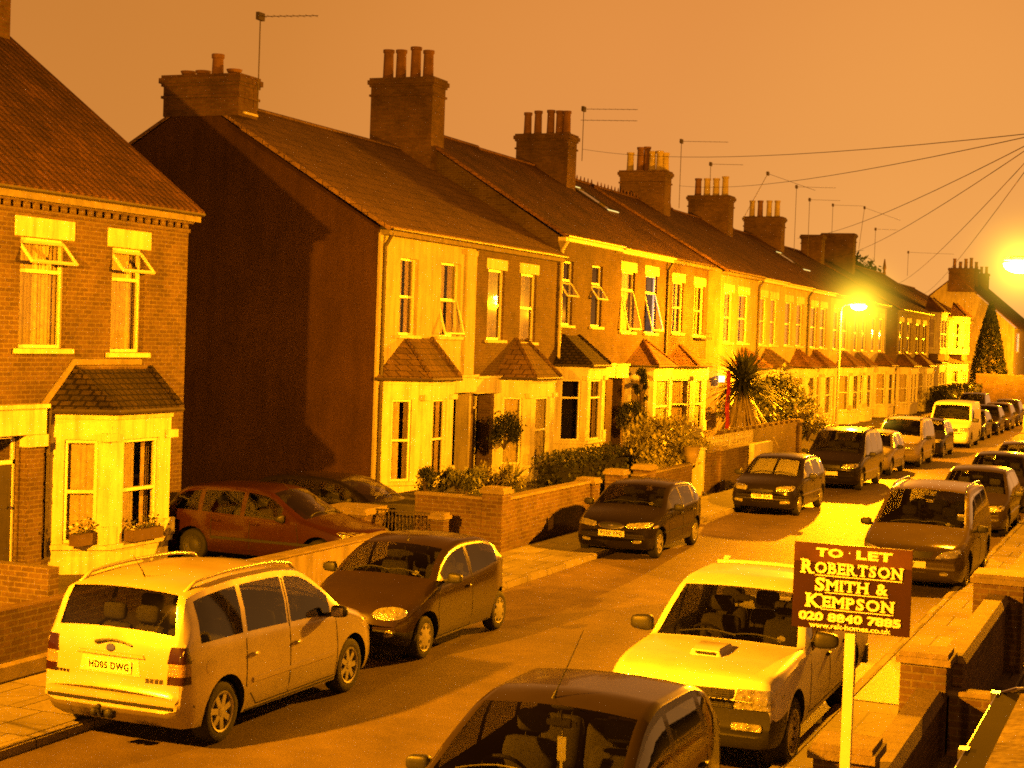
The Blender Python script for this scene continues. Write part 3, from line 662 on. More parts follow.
class Car:
    def __init__(self, name, label, cat, spec, mat, loc, rotz, group='cars parked along both kerbs'):
        self.root = thing(name, label, cat, loc, rotz, group); self.sp = spec; self.mat = mat
        self.build()
    # --- local frame: front at y=+L/2, s counted from the front
    def y(self, s): return self.sp['L'] / 2 - s
    def build(self):
        sp = self.sp; L = sp['L']; top, bot, belt, plan = sp['top'], sp['bot'], sp['belt'], sp['plan']
        tumble = sp.get('tumble', .26); cowl, wt, rt, rb = sp['cowl'], sp['wt'], sp['rt'], sp['rb']
        side = sp['side']; doors = sp['doors']
        bowf, bowr = sp.get('bowf', .2), sp.get('bowr', .1)
        marks = set([0, L, cowl, wt, rt, rb, cowl + .05, wt - .03, rt + .04, rb - .05])
        for t in (top, bot, plan): marks |= set(p[0] for p in t)
        for a, b in list(side) + list(doors): marks |= {a, b}
        marks = sorted(x for x in marks if 0 <= x <= L)
        S = [marks[0]]
        for m in marks[1:]:
            if m - S[-1] < .004: continue
            g = m - S[-1]; n = max(1, int(math.ceil(g / .13)))
            p = S[-1]
            for k in range(1, n + 1): S.append(p + g * k / n)
        def bow(s):
            f = max(0, 1 - s / (wt + .15)) ** 1.3; r = max(0, 1 - (L - s) / (L - rt + .35)) ** 1.3
            return bowf * f - bowr * r
        cr = sp.get('crown', .035)
        def section(s):
            zt, zb, w = lerp_tab(top, s), lerp_tab(bot, s), lerp_tab(plan, s)
            zl = min(lerp_tab(belt, s), zt - .06); zl = max(zl, zb + .1)
            hgt = zl - zb
            wr = w * .97 - tumble * max(0, zt - zl - .06) - .015
            drop = min(.07, (zt - zl) * .5)
            zg = zt - drop           # height of the roof edge
            P = [(0, zb), (w * .82, zb), (w * .94, zb + .025), (w * .975, zb + .14 * hgt + .02), (w * .995, zb + .34 * hgt), (w, zb + .55 * hgt), (w * .992, zb + .78 * hgt), (w * .978, zl - .035), (w * .968, zl)]
            gl = zg - zl
            for k in (.06, .5, .93):
                P.append((w * .965 + (wr - w * .965) * k + .02 * math.sin(PI * k), zl + gl * k))
            P += [(wr - .005, zg + drop * .35), (wr - .055, zg + drop * .75), (wr - .085, zg + drop * .8)]
            for k in (.66, .33, 0):
                P.append(((wr - .085) * k, zt - drop * .2 + cr * (1 - k * k) - cr * .0))
            return P, w
        bm = BM(); rings = []
        wmax = max(p[1] for p in plan)
        self.gz = {}
        for s in S:
            P, w = section(s); ring = []
            b = bow(s)
            for (x, z) in P: ring.append(bm.verts.new((x, self.y(s + b * (x / wmax) ** 2), z)))
            left = [bm.verts.new((-x, self.y(s + b * (x / wmax) ** 2), z)) for (x, z) in P[1:-1]][::-1]
            rings.append((ring, ring + left))
        n = len(rings[0][1]); H = len(rings[0][0]) - 1
        GL = set()
        for i in range(len(S) - 1):
            A, B = rings[i][1], rings[i + 1][1]; sm = (S[i] + S[i + 1]) / 2
            for k in range(n):
                f = bm.faces.new((A[k], A[(k + 1) % n], B[(k + 1) % n], B[k]))
                kk = k if k < H else n - 1 - k      # row index from the bottom, both sides
                mi = 0; right = k < H
                zt = lerp_tab(top, sm); zl = min(lerp_tab(belt, sm), zt - .06)
                if kk in (9, 10) and zt - zl > sp.get('gmin', .17):
                    for j, (a, b) in enumerate(side):
                        if a < sm < b: mi = 10 + j * 2 + (0 if right else 1)
                elif kk >= 14:
                    if cowl + .045 < sm < wt - .025: mi = 1
                    elif rt + .035 < sm < rb - .045: mi = 2
                if mi == 0 and 3 <= kk <= 8:
                    for j, (a, b) in enumerate(doors):
                        if a < sm < b: mi = 40 + j * 2 + (0 if right else 1)
                zb = lerp_tab(bot, sm)
                if mi == 0 and kk <= sp.get('trimrow', 1): mi = 3
                bl = sp.get('bumper')
                if bl and (sm < bl[0] or sm > L - bl[1]) and kk <= bl[2]: mi = 4 if sm < bl[0] else 5
                f.material_index = mi
        bl = sp.get('bumper')
        for ring, mb in ((rings[0][1], 4), (rings[-1][1], 5)):
            for k in range(H):
                R0, R1, L0, L1 = ring[k], ring[k + 1], ring[(n - k) % n], ring[n - k - 1]
                vs = [R0, R1, L1, L0] if k and k < H - 1 else ([R0, R1, L1] if k == 0 else [R0, R1, L0])
                f = bm.faces.new(vs); f.material_index = (mb if bl and k <= sp.get('capk', bl[2]) else (3 if k <= sp.get('trimrow', 1) else 0))
        bmesh.ops.recalc_face_normals(bm, faces=bm.faces)
        bm.normal_update()
        self.bvh = BVHTree.FromBMesh(bm)
        # wheel arches are cut out of the closed shell
        me = bpy.data.meshes.new('shell'); 
        used = sorted(set(f.material_index for f in bm.faces)); remap = {u: i for i, u in enumerate(used)}
        for f in bm.faces: f.material_index = remap[f.material_index]
        bm.to_mesh(me); bm.free()
        dm = [plain('slot', (0.1, 0.1, 0.1), .5, 0, 60)] * (len(used) + 1)
        mats = []
        for k in range(len(used)):
            mm = bpy.data.materials.get('slot%02d' % k) or bpy.data.materials.new('slot%02d' % k); mats.append(mm); me.materials.append(mm)
        so = bpy.data.objects.new('shell', me); COL.objects.link(so)
        cb = BM(); r = sp['r']; wx = sp['track']
        for ax in sp['axles']:
            for sg in (-1, 1):
                q = cb.verts[:] ; n0 = len(q)
                xa, xb = wx - sp['tw'] - .06, wmax + .3
                lathe(cb, [(r + sp.get('arch', .055), xa * sg), (r + sp.get('arch', .055), xb * sg)], 32, 'x', (0, self.y(ax), r + .01))
        bmesh.ops.recalc_face_normals(cb, faces=cb.faces)
        cm = bpy.data.meshes.new('arch'); cb.to_mesh(cm); cb.free()
        wm = bpy.data.materials.get('slotwell') or bpy.data.materials.new('slotwell'); cm.materials.append(wm)
        co = bpy.data.objects.new('arch', cm); COL.objects.link(co)
        md = so.modifiers.new('cut', 'BOOLEAN'); md.operation = 'DIFFERENCE'; md.object = co; md.solver = 'EXACT'; md.material_mode = 'TRANSFER'
        dg = bpy.context.evaluated_depsgraph_get(); dg.update()
        ev = so.evaluated_get(dg); res = bpy.data.meshes.new_from_object(ev)
        names = [m.name if m else '' for m in res.materials]
        bm = BM(); bm.from_mesh(res)
        bpy.data.objects.remove(so); bpy.data.objects.remove(co); bpy.data.meshes.remove(me); bpy.data.meshes.remove(cm); bpy.data.meshes.remove(res)
        idx = []
        for f in bm.faces:
            nm = names[f.material_index] if f.material_index < len(names) else ''
            idx.append(99 if nm == 'slotwell' else used[int(nm[4:])])
        def extract(ids, name, mats, mapf=lambda u: 0, angle=42):
            b2 = BM(); vm = {}
            for f, u in zip(bm.faces, idx):
                if u not in ids: continue
                vs = []
                for v in f.verts:
                    if v.index not in vm: vm[v.index] = b2.verts.new(v.co)
                    vs.append(vm[v.index])
                try: b2.faces.new(vs).material_index = mapf(u)
                except ValueError: pass
            if not b2.faces: b2.free(); return None
            return obj(name, b2, mats, self.root, smooth=True, angle=angle)
        bm.verts.index_update()
        bump_m = sp.get('bumper_mat', self.mat)
        extract({0, 3, 99}, 'body', [self.mat, TRIM if sp.get('trim', True) else self.mat, WELL], lambda u: {0: 0, 3: 1, 99: 2}[u])
        if bl:
            extract({4}, 'front_bumper', [bump_m]); extract({5}, 'rear_bumper', [bump_m])
        g = sp.get('glass', CGLASS)
        extract({1}, 'windscreen', [g]); extract({2}, 'rear_window', [sp.get('rglass', g)])
        for j in range(len(side)):
            for q in (0, 1): extract({10 + 2 * j + q}, 'side_window', [sp.get('sglass', g)])
        for j in range(len(doors)):
            for q in (0, 1): extract({40 + 2 * j + q}, 'door', [self.mat])
        bm.free()
        # wheels
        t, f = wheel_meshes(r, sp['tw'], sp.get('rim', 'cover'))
        for ax in sp['axles']:
            for sg in (-1, 1):
                w = bpy.data.objects.new('wheel', t); COL.objects.link(w); w.parent = self.root
                w.location = (sg * (wx - sp['tw'] / 2), self.y(ax), r)
                w.rotation_euler = (random.uniform(0, 6), 0, 0 if sg > 0 else PI)
                q = bpy.data.objects.new('rim', f); COL.objects.link(q); q.parent = w
        if sp.get('inside', True): self.interior()
        if sp.get('wipers', True): self.wipers()
        for m in ((1,), (-1,)): self.mirror(m[0])
    # --- things projected on the shell
    def hit(self, o, d):
        h = self.bvh.ray_cast(Vector(o), Vector(d)); return h[0], h[1]
    def patch(self, name, corners, d, mat, nu=8, nv=6, k=0.0, off=.006, depth=.02, parent=None, build=None, mi=0):
        """corners: 4 start points (u,v order) in the local frame, projected along d on the shell"""
        d = Vector(d).normalized(); c = [Vector(p) for p in corners]
        own = build is None; bm = BM() if own else build
        G = []
        last = None
        for j in range(nv + 1):
            row = []
            for i in range(nu + 1):
                a, b = round_map(2 * i / nu - 1, 2 * j / nv - 1, k); u, v = (a + 1) / 2, (b + 1) / 2
                p = (c[0] * (1 - u) + c[1] * u) * (1 - v) + (c[3] * (1 - u) + c[2] * u) * v
                h, nrm = self.hit(p - d * .8, d)
                if h is None: h = p
                row.append(h - d * off)
            G.append(row)
        V = [[bm.verts.new(p) for p in r] for r in G]
        flip = None
        faces = []
        for j in range(nv):
            for i in range(nu): faces.append(bm.faces.new((V[j][i], V[j][i + 1], V[j + 1][i + 1], V[j + 1][i])))
        loop = V[0][:] + [V[j][-1] for j in range(1, nv + 1)] + V[-1][-2::-1] + [V[j][0] for j in range(nv - 1, 0, -1)]
        low = [bm.verts.new(v.co + d * (depth + off)) for v in loop]
        for i in range(len(loop)):
            j = (i + 1) % len(loop); faces.append(bm.faces.new((loop[j], loop[i], low[i], low[j])))
        bm.normal_update()
        if faces[0].normal.dot(d) > 0: bmesh.ops.reverse_faces(bm, faces=faces)
        for f in faces: f.material_index = mi
        if own: return obj(name, bm, mat, parent or self.root, smooth=True, angle=50)
    def fz(self, name, s0, pts, mat, front=True, d=None, **kw):
        """patch on the front (or rear): pts (x, z) corners"""
        dy = -1 if front else 1; yy = self.y(-.3) if front else self.y(self.sp['L'] + .3)
        dd = d or (0, dy, 0)
        return self.patch(name, [(x, yy if d is None else self.y(s0), z) for x, z in pts], dd, mat, **kw)
    def side(self, name, pts, mat, sg=1, **kw):
        """patch on a flank: pts (s, z) corners"""
        return self.patch(name, [(sg * 1.3, self.y(s), z) for s, z in pts], (-sg, 0, 0), mat, **kw)
    def ribbon(self, name, polys, mat, w=.012, sg=1, off=.003):
        bm = BM()
        for poly in polys:
            for (s0, z0), (s1, z1) in zip(poly[:-1], poly[1:]):
                dv = Vector((s1 - s0, z1 - z0)); ln = dv.length; nn = Vector((-dv.y, dv.x)) / ln * w / 2
                c = [(s0 - nn.x, z0 - nn.y), (s1 - nn.x, z1 - nn.y), (s1 + nn.x, z1 + nn.y), (s0 + nn.x, z0 + nn.y)]
                self.side('', c, None, sg, nu=max(2, int(ln / .1)), nv=1, off=off, depth=.004, build=bm)
        return obj(name, bm, mat, self.root)
    def plate(self, txt, z, front=True, yellow=False, w=.52, tilt=0.0, x=0.0):
        dy = 1 if front else -1
        h, n = self.hit((x, dy * 5, z), (0, -dy, 0)); h1, _ = self.hit((x + w * .45, dy * 5, z), (0, -dy, 0)); h2, _ = self.hit((x, dy * 5, z + .05), (0, -dy, 0))
        yy = max(v.y * dy for v in (h, h1, h2) if v is not None) * dy
        b = BM(); box(b, x - w / 2, x + w / 2, min(yy - dy * .05, yy + dy * .012), max(yy - dy * .05, yy + dy * .012), z - .056, z + .056)
        o = obj('number_plate', b, PLY if yellow else PLW, self.root)
        if txt:
            t = text_mesh(txt, .098, .0035, spacing=1.12)
            ws = [v.co.x for v in t.verts]; k = min(1.0, (w - .05) / (max(ws) - min(ws)))
            M = Matrix(((-dy * k, 0, 0, x), (0, 0, dy * 1.0, yy + dy * .0145), (0, 1.0, 0, z), (0, 0, 0, 1)))
            bmesh.ops.transform(t, matrix=M, verts=t.verts); obj('lettering', t, PLK, o)
        return o
    def mirror(self, sg):
        sp = self.sp; s = sp['mirror'][0]; z = sp['mirror'][1]
        h, n = self.hit((sg * 2, self.y(s), z), (-sg, 0, 0))
        x = abs(h.x) if h is not None else .8
        k = sp.get('mirror_size', 1.0)
        bm = BM(); 
        rbox(bm, (0, 0, 0), (1, 0, 0), (0, 1, 0), (0, 0, 1), .5, .5, .5, .30)
        for v in bm.verts:
            c = v.co; tp = 1 - .25 * (c.x * sg + .5)
            v.co = Vector((sg * (x + .155) + c.x * .20 * k, self.y(s) + c.y * .10 * k * tp, z + .06 + c.z * .15 * k * tp))
        tube(bm, [(sg * (x - .03), self.y(s), z), (sg * (x + .09), self.y(s + .01), z + .03)], .03, 6)
        o = obj('wing_mirror', bm, sp.get('mirror_mat', TRIM), self.root, smooth=True, angle=50)
        g = BM(); yy = self.y(s) - .047 * k
        prism(g, [(sg * (x + .155) - .075 * k, yy - .001, z + .01), (sg * (x + .155) + .07 * k, yy - .001, z + .015), (sg * (x + .155) + .065 * k, yy - .001, z + .11), (sg * (x + .155) - .075 * k, yy - .001, z + .115)], (0, -.006, 0))
        obj('mirror_glass', g, CHROME, o)
    def interior(self):
        sp = self.sp; w = max(p[1] for p in sp['plan']) * .8; zb = lerp_tab(sp['bot'], sp['L'] / 2) + .12
        zl = lerp_tab(sp['belt'], sp['cowl'] + .5)
        bm = BM(); s0, s1 = sp['cowl'] + .22, sp['rb'] - .3
        box(bm, -w, w, self.y(s1), self.y(s0), zb, zb + .04)
        # dashboard
        prism(bm, [(-w, self.y(sp['cowl'] + .12), zl - .06), (-w, self.y(sp['cowl'] + .5), zl - .02), (-w, self.y(sp['cowl'] + .62), zl - .16), (-w, self.y(sp['cowl'] + .5), zl - .4), (-w, self.y(sp['cowl'] + .2), zl - .4)], (2 * w, 0, 0))
        obj('dashboard', bm, DASH, self.root)
        rows = sp.get('seats', [sp['cowl'] + 1.02, sp['cowl'] + 1.85])
        for r, s in enumerate(rows):
            for x in ((-.36, .36) if r == 0 else (-.4, 0, .4)):
                bm = BM(); hw = .24 if r == 0 else .195; zt = zl + .16
                rbox(bm, (x, self.y(s - .2), zb + .3), (1, 0, 0), (0, 1, 0), (0, 0, 1), hw, .25, .09, .07)
                rbox(bm, (x, self.y(s + .12), zb + .30 + (zt - zb - .30) / 2), (1, 0, 0), (0, .97, .22), (0, -.22, .97), hw * .95, .075, (zt - zb - .30) / 2, .075)
                o = obj('seat', bm, SEAT, self.root, smooth=True, angle=50)
                bm = BM(); rbox(bm, (x, self.y(s + .2), zt + .11), (1, 0, 0), (0, 1, 0), (0, 0, 1), .135, .055, .09, .055)
                tube(bm, [(x - .06, self.y(s + .19), zt - .06), (x - .06, self.y(s + .2), zt + .08)], .008, 5)
                tube(bm, [(x + .06, self.y(s + .19), zt - .06), (x + .06, self.y(s + .2), zt + .08)], .008, 5)
                obj('headrest', bm, SEAT, o, smooth=True, angle=50)
        if sp.get('wheel_in', True):
            bm = BM(); c = Vector((.36, self.y(sp['cowl'] + .68), zl - .01)); ax = Vector((0, -.80, .6)); _, a, b = frame_axes(ax)
            pts = [c + (a * math.cos(t) + b * math.sin(t)) * .185 for t in [2 * PI * i / 20 for i in range(21)]]
            tube(bm, pts, .016, 6)
            for t in (PI * .5 + .0, PI * 1.17, PI * 1.83): tube(bm, [c - ax * .01, c + (a * math.cos(t) + b * math.sin(t)) * .18], .015, 5)
            blob(bm, c, .05, .05, .05, 1); tube(bm, [c, c - ax * .35], .025, 6)
            obj('steering_wheel', bm, DASH, self.root, smooth=True, angle=60)
        # rear view mirror under the roof edge
        bm = BM(); zt = lerp_tab(sp['top'], sp['wt']) - .13
        bmesh.ops.create_cube(bm, size=1.0); bmesh.ops.bevel(bm, geom=bm.edges[:], offset=.2, segments=2, affect='EDGES')
        for v in bm.verts: v.co = Vector((v.co.x * .24, self.y(sp['wt'] + .02) + v.co.y * .04, zt + v.co.z * .07))
        tube(bm, [(0, self.y(sp['wt'] + .02), zt), (0, self.y(sp['wt']), zt + .1)], .01, 5)
        obj('rear_view_mirror', bm, DASH, self.root)
    def wipers(self):
        sp = self.sp
        for x0, x1 in ((.52, -.1), (-.02, -.6)):
            bm = BM(); pts = []
            for k in range(7):
                t = k / 6; x = x0 + (x1 - x0) * t; s = sp['cowl'] + .10 + .05 * math.sin(t * PI)
                h, n = self.hit((x, self.y(s), 3), (0, 0, -1))
                if h is not None: pts.append(h + Vector((0, 0, .014)))
            if len(pts) > 2:
                tube(bm, pts, .009, 5); obj('wiper', bm, TRIM, self.root)
    def rails(self, mat, s0, s1, inset=.13):
        for sg in (-1, 1):
            bm = BM(); pts = []
            for k in range(13):
                t = k / 12; s = s0 + (s1 - s0) * t
                w = lerp_tab(self.sp['plan'], s); zt = lerp_tab(self.sp['top'], s); zl = lerp_tab(self.sp['belt'], s)
                x = sg * (w * .97 - self.sp.get('tumble', .26) * (zt - zl - .06) - inset)
                h, n = self.hit((x, self.y(s), 3), (0, 0, -1))
                lift = .06 * min(1, math.sin(PI * t) * 4) - .01
                if h is not None: pts.append(h + Vector((0, 0, lift)))
            tube(bm, pts, .019, 7); obj('roof_rail', bm, mat, self.root, smooth=True)
    def aerial(self, x, s, d, ln=.45):
        h, n = self.hit((x, self.y(s), 3), (0, 0, -1)); bm = BM()
        d = Vector(d).normalized()
        tube(bm, [h - Vector((0, 0, .01)), h + d * .06], [.016, .01], 6); tube(bm, [h + d * .05, h + d * ln], [.006, .003], 5)
        obj('aerial', bm, TRIM, self.root)
    def handles(self, pts, mat, sgs=(1, -1)):
        for sg in sgs:
            for s, z in pts:
                h, n = self.hit((sg * 2, self.y(s), z), (-sg, 0, 0)); bm = BM()
                bmesh.ops.create_cube(bm, size=1.0); bmesh.ops.bevel(bm, geom=bm.edges[:], offset=.2, segments=2, affect='EDGES')
                for v in bm.verts: v.co = Vector((h.x + sg * .012 + v.co.x * .035, self.y(s) + v.co.y * .19, z + v.co.z * .035))
                obj('door_handle', bm, mat, self.root, smooth=True)
    def seams(self, polys, sgs=(1, -1), w=.012):
        for sg in sgs: self.ribbon('door_seam', polys, SEAM, w, sg)
    def disc(self, x=-.42, dz=.12):
        sp = self.sp; s = sp['cowl'] + .16
        h, n = self.hit((x, self.y(s), 3), (0, 0, -1))
        if h is None: return
        bm = BM(); n = n if n.z > 0 else -n; _, a, b = frame_axes(n)
        c = h - n * .012
        ps = [c + (a * math.cos(2 * PI * i / 14) + b * math.sin(2 * PI * i / 14)) * .045 for i in range(14)]
        prism(bm, ps, n * .003); obj('tax_disc', bm, PAPER, self.root)
def mpv(L=4.32, w=.87, h=1.64, cowl=.95, nose=.62, axles=(.83, 3.52), r=.315, box=False):
    k = L / 4.32
    return dict(L=L, top=[(0, nose - .06), (.03, nose + .06), (.10, nose + .16), (.4 * k, .92), (cowl, 1.07), (1.4 * k, 1.34), (1.95 * k, h - .055), (2.5 * k, h - .005), (3.1 * k, h), (3.7 * k, h - .03), (L - .26, h - .09), (L - .12, 1.20), (L - .05, .95), (L - .035, .72), (L - .03, .62), (L, .58), (L + .001, .44)],
        bot=[(0, .38), (.06, .24), (.3, .19), (L - .3, .22), (L - .06, .36), (L, .42)],
        belt=[(0, .60), (.5, .82), (cowl, .93), (2.0 * k, .99), (L - .3, 1.04), (L, 1.04)],
        plan=[(0, w - .16), (.08, w - .08), (.3, w - .02), (.8, w), (L - .6, w), (L - .2, w - .025), (L - .07, w - .06), (L, w - .09)],
        cowl=cowl, wt=1.9 * k, rt=L - .30, rb=L - .06, side=[(1.30 * k, 2.22 * k), (2.30 * k, 3.10 * k), (3.18 * k, L - .36)], doors=[(1.22 * k, 2.26 * k), (2.26 * k, 3.14 * k)],
        axles=axles, r=r, track=w - .045, tw=.2, rim='spoke7', mirror=(1.42 * k, .98), bowf=.24, bowr=.07, tumble=.24, bumper=(.34, .26, 4), seats=[cowl + 1.05, cowl + 1.85, cowl + 2.5], gmin=.15)
def hatch(L=3.83, w=.815, h=1.36, cowl=.98, axles=(.74, 3.18), r=.28, doors=5, nose=.60, rear=.2, tail=0.0, boot=.98):
    k = L / 3.83
    b = 2.0 * k
    side = [(1.42 * k, 2.12 * k), (2.20 * k, 2.92 * k), (3.0 * k, L - .42)] if doors == 5 else [(1.40 * k, 2.32 * k), (2.42 * k, L - .42)]
    drs = [(1.24 * k, 2.16 * k), (2.16 * k, 2.94 * k)] if doors == 5 else [(1.22 * k, 2.37 * k)]
    return dict(L=L, top=[(0, nose - .06), (.03, nose + .04), (.10, nose + .11), (.4, .80), (cowl, .93), (1.35 * k, 1.14), (1.78 * k, h - .05), (2.2 * k, h), (2.8 * k, h - .01), (L - .62, h - .07), (L - .45, h - .14), (L - .15, boot), (L - .06, boot - .1), (L - .035, .68), (L - .03, .58), (L, .54), (L + .001, .42)],
        bot=[(0, .36), (.06, .22), (.3, .18), (L - .3, .2), (L - .06, .3), (L, .36)],
        belt=[(0, .56), (.5, .73), (cowl, .84), (2.0 * k, .88), (L - .4, .93), (L, .93)],
        plan=[(0, w - .17), (.08, w - .08), (.3, w - .025), (.8, w), (L - .7, w), (L - .25, w - .04), (L - .07, w - .08), (L, w - .11)],
        cowl=cowl, wt=1.72 * k, rt=L - .58, rb=L - .13, side=side, doors=drs,
        axles=axles, r=r, track=w - .04, tw=.175, rim='cover', mirror=(1.38 * k, .88), bowf=.22, bowr=.1, tumble=.36, bumper=(.3, .24, 4), gmin=.13)
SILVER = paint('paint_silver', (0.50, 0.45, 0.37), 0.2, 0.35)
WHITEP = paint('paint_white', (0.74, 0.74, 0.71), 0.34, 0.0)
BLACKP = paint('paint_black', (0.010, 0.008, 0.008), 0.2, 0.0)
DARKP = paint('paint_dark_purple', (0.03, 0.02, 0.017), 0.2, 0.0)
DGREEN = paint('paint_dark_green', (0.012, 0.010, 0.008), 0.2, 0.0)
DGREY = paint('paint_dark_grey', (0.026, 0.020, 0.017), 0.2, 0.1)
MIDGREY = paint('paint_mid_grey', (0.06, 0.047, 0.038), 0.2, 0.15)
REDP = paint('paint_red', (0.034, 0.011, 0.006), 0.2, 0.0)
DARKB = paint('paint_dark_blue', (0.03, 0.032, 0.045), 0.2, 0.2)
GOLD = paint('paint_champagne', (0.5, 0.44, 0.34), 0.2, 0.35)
LKERB, RKERB = -10.2, -3.55
CARS = []
def lights_front(c, xs, zs, s=.06, k=.35, mat=None, depthdir=None):
    """two head lamps: xs=(inner, outer), zs=(inner low, outer low, outer high, inner high)"""
    for sg in (1, -1):
        pts = [(sg * xs[0], zs[0]), (sg * xs[1], zs[1]), (sg * xs[1], zs[2]), (sg * xs[0], zs[3])]
        c.fz('headlight', 0, pts, mat or LENS, k=k, nu=8, nv=5)
def lights_rear(c, xs, z0, z1, k=.3, mat=RLENS):
    for sg in (1, -1):
        c.fz('tail_light', 0, [(sg * xs[0], z0), (sg * xs[1], z0 + .02), (sg * xs[1], z1), (sg * xs[0], z1)], mat, front=False, k=k, nu=6, nv=6)

# 1 silver people carrier, seen from behind
sp = mpv(); 
c = Car('parked_car', 'silver people carrier with roof rails and tow ball, nearest on the left kerb', 'car', sp, SILVER, (-9.60, 15.32, 0), 0)
L = sp['L']
for sg in (1, -1):
    b = BM()
    for zz0, zz1, m in ((.70, .78, 0), (.78, .90, 1), (.90, 1.06, 0)):
        t0 = (zz0 - .70) / .36; t1 = (zz1 - .70) / .36
        c.patch('', [(sg * .93, -L / 2 - .14, zz0), (sg * 1.0, -L / 2 + .09, zz0), (sg * 1.0, -L / 2 + .09 - .05 * t1, zz1), (sg * (.93 + .035 * t1 * t1), -L / 2 - .14 + .02 * t1, zz1)], (-sg * .80, .6, 0), None, nu=8, nv=3, off=.008 , build=b, mi=m)
    obj('tail_light', b, [RLENS, CLENS], c.root, smooth=True, angle=50)
c.fz('plate_recess', 0, [(-.36, .745), (.36, .745), (.33, .905), (-.33, .905)], plain('recess_silver', (.42, .41, .39), .4, .1, 60), front=False, off=.004, depth=.01)
c.plate('HD05 DWG', .822, front=False)
c.fz('tailgate_trim', 0, [(-.40, .925), (.40, .925), (.38, .955), (-.38, .955)], SILVER, front=False, off=.016)
c.fz('badge', 0, [(-.05, .965), (.05, .965), (.05, 1.035), (-.05, 1.035)], CHROME, front=False, k=1.0, nu=6, nv=6, off=.012)
b = BM()
for i in range(5): c.fz('', 0, [(-.70 + i * .045, .705), (-.668 + i * .045, .705), (-.668 + i * .045, .73), (-.70 + i * .045, .73)], None, front=False, nu=1, nv=1, off=.007, build=b)
for i in range(4): c.fz('', 0, [(.42 + i * .05, .70), (.455 + i * .05, .70), (.455 + i * .05, .74), (.42 + i * .05, .74)], None, front=False, nu=1, nv=1, off=.007, build=b)
obj('model_badge', b, CHROME, c.root)
c.fz('bumper_strip', 0, [(-.84, .455), (.84, .455), (.84, .485), (-.84, .485)], TRIM, front=False, nu=16, nv=1, off=.014)
b = BM(); tube(b, [(0, -L / 2 - .0, .38), (0, -L / 2 - .10, .36), (0, -L / 2 - .12, .42)], .022, 8); blob(b, (0, -L / 2 - .12, .45), .03, .03, .03, 2); box(b, -.12, .12, -L / 2 - .06, -L / 2 - .0, .33, .40); blob(b, (.09, -L / 2 - .08, .39), .05, .04, .05, 2); blob(b, (-.08, -L / 2 - .08, .385), .04, .04, .045, 2)
obj('tow_bar', b, TRIM, c.root)
b = BM(); pts = []
for i in range(7):
    t = i / 6; x = -.18 + .42 * t; zz = 1.04 + .035 * math.sin(t * PI)
    h, n = c.hit((x, -5, zz), (0, 1, 0)); pts.append(h + Vector((0, -.018, 0)))
tube(b, pts, [.02, .018, .014, .012, .01, .01, .009], 6); obj('rear_wiper', b, TRIM, c.root)
c.rails(SILVER, 1.75, 3.95, .10); c.aerial(.0, 3.72, (0, -.45, .5), .32)
c.handles([(2.14, .80), (3.02, .82)], SILVER)
c.seams([[(1.22, .30), (1.20, .55), (1.24, .93)], [(2.26, .28), (2.26, 1.5)], [(3.14, .5), (3.14, 1.0)], [(1.22, .28), (2.9, .28), (3.05, .42)]])
for sg in (1, -1):
    c.side('side_moulding', [(1.26, .52), (3.02, .53), (3.02, .575), (1.26, .565)], SILVER, sg, nu=16, nv=2, off=.014)
    c.side('side_trim', [(1.2, .235), (3.1, .235), (3.1, .255), (1.2, .255)], TRIM, sg, nu=14, nv=1, off=.008)
b = BM(); c.side('', [(3.72, .74), (3.88, .74), (3.88, .90), (3.72, .90)], None, 1, k=1.0, off=.002, depth=.01, build=b, nu=8, nv=8); obj('fuel_flap', b, SILVER, c.root, smooth=True, angle=30)
lights_front(c, (.42, .84), (.62, .66, .80, .76))
c.fz('grille', 0, [(-.34, .60), (.34, .60), (.34, .70), (-.34, .70)], TRIM)

# 2 small round hatchback
sp = hatch(3.62, .81, 1.40, .86, (.70, 3.146), .278, 3, .56, boot=1.0)
sp['top'] = [(0, .48), (.03, .60), (.12, .70), (.4, .83), (.86, .98), (1.25, 1.20), (1.68, 1.35), (2.1, 1.40), (2.6, 1.385), (3.0, 1.29), (3.3, 1.12), (3.48, .95), (3.56, .78), (3.59, .60), (3.62, .52), (3.621, .42)]
sp.update(L=3.62, rt=2.92, rb=3.42, wt=1.6, cowl=.86, side=[(1.12, 2.02), (2.12, 3.02)], doors=[(1.06, 2.08)], rim='cover', bumper=(.42, .40, 4), bumper_mat=TRIM, mirror=(1.22, .93), tumble=.32, bowf=.30, bowr=.18, gmin=.10)
sp['belt'] = [(0, .5), (.4, .72), (.86, .86), (1.6, .885), (2.4, .93), (3.1, 1.0), (3.62, 1.0)]
sp['plan'] = [(0, .60), (.1, .72), (.35, .79), (.7, .815), (2.9, .815), (3.3, .77), (3.5, .70), (3.62, .62)]
c = Car('parked_car', 'small rounded dark hatchback parked nose to nose with the silver people carrier', 'car', sp, DARKP, (-9.63, 18.17 + 1.81, 0), PI)
for sg in (1, -1):
    c.patch('headlight', [(sg * .40, 2.1, .60), (sg * .79, 1.9, .60), (sg * .79, 1.9, .78), (sg * .42, 2.1, .77)], (-sg * .25, -1, -.15), LENS, k=.95, nu=10, nv=8, off=.012)
    c.fz('fog_light', 0, [(sg * .45, .34), (sg * .58, .34), (sg * .58, .42), (sg * .45, .42)], LENS, k=1.0)
c.fz('grille', 0, [(-.26, .545), (.26, .545), (.22, .60), (-.22, .60)], TRIM, k=.6); c.fz('badge', 0, [(-.06, .60), (.06, .60), (.06, .645), (-.06, .645)], CHROME, k=1.0, off=.012)
c.plate('', .44); lights_rear(c, (.5, .74), .66, .82, .8)
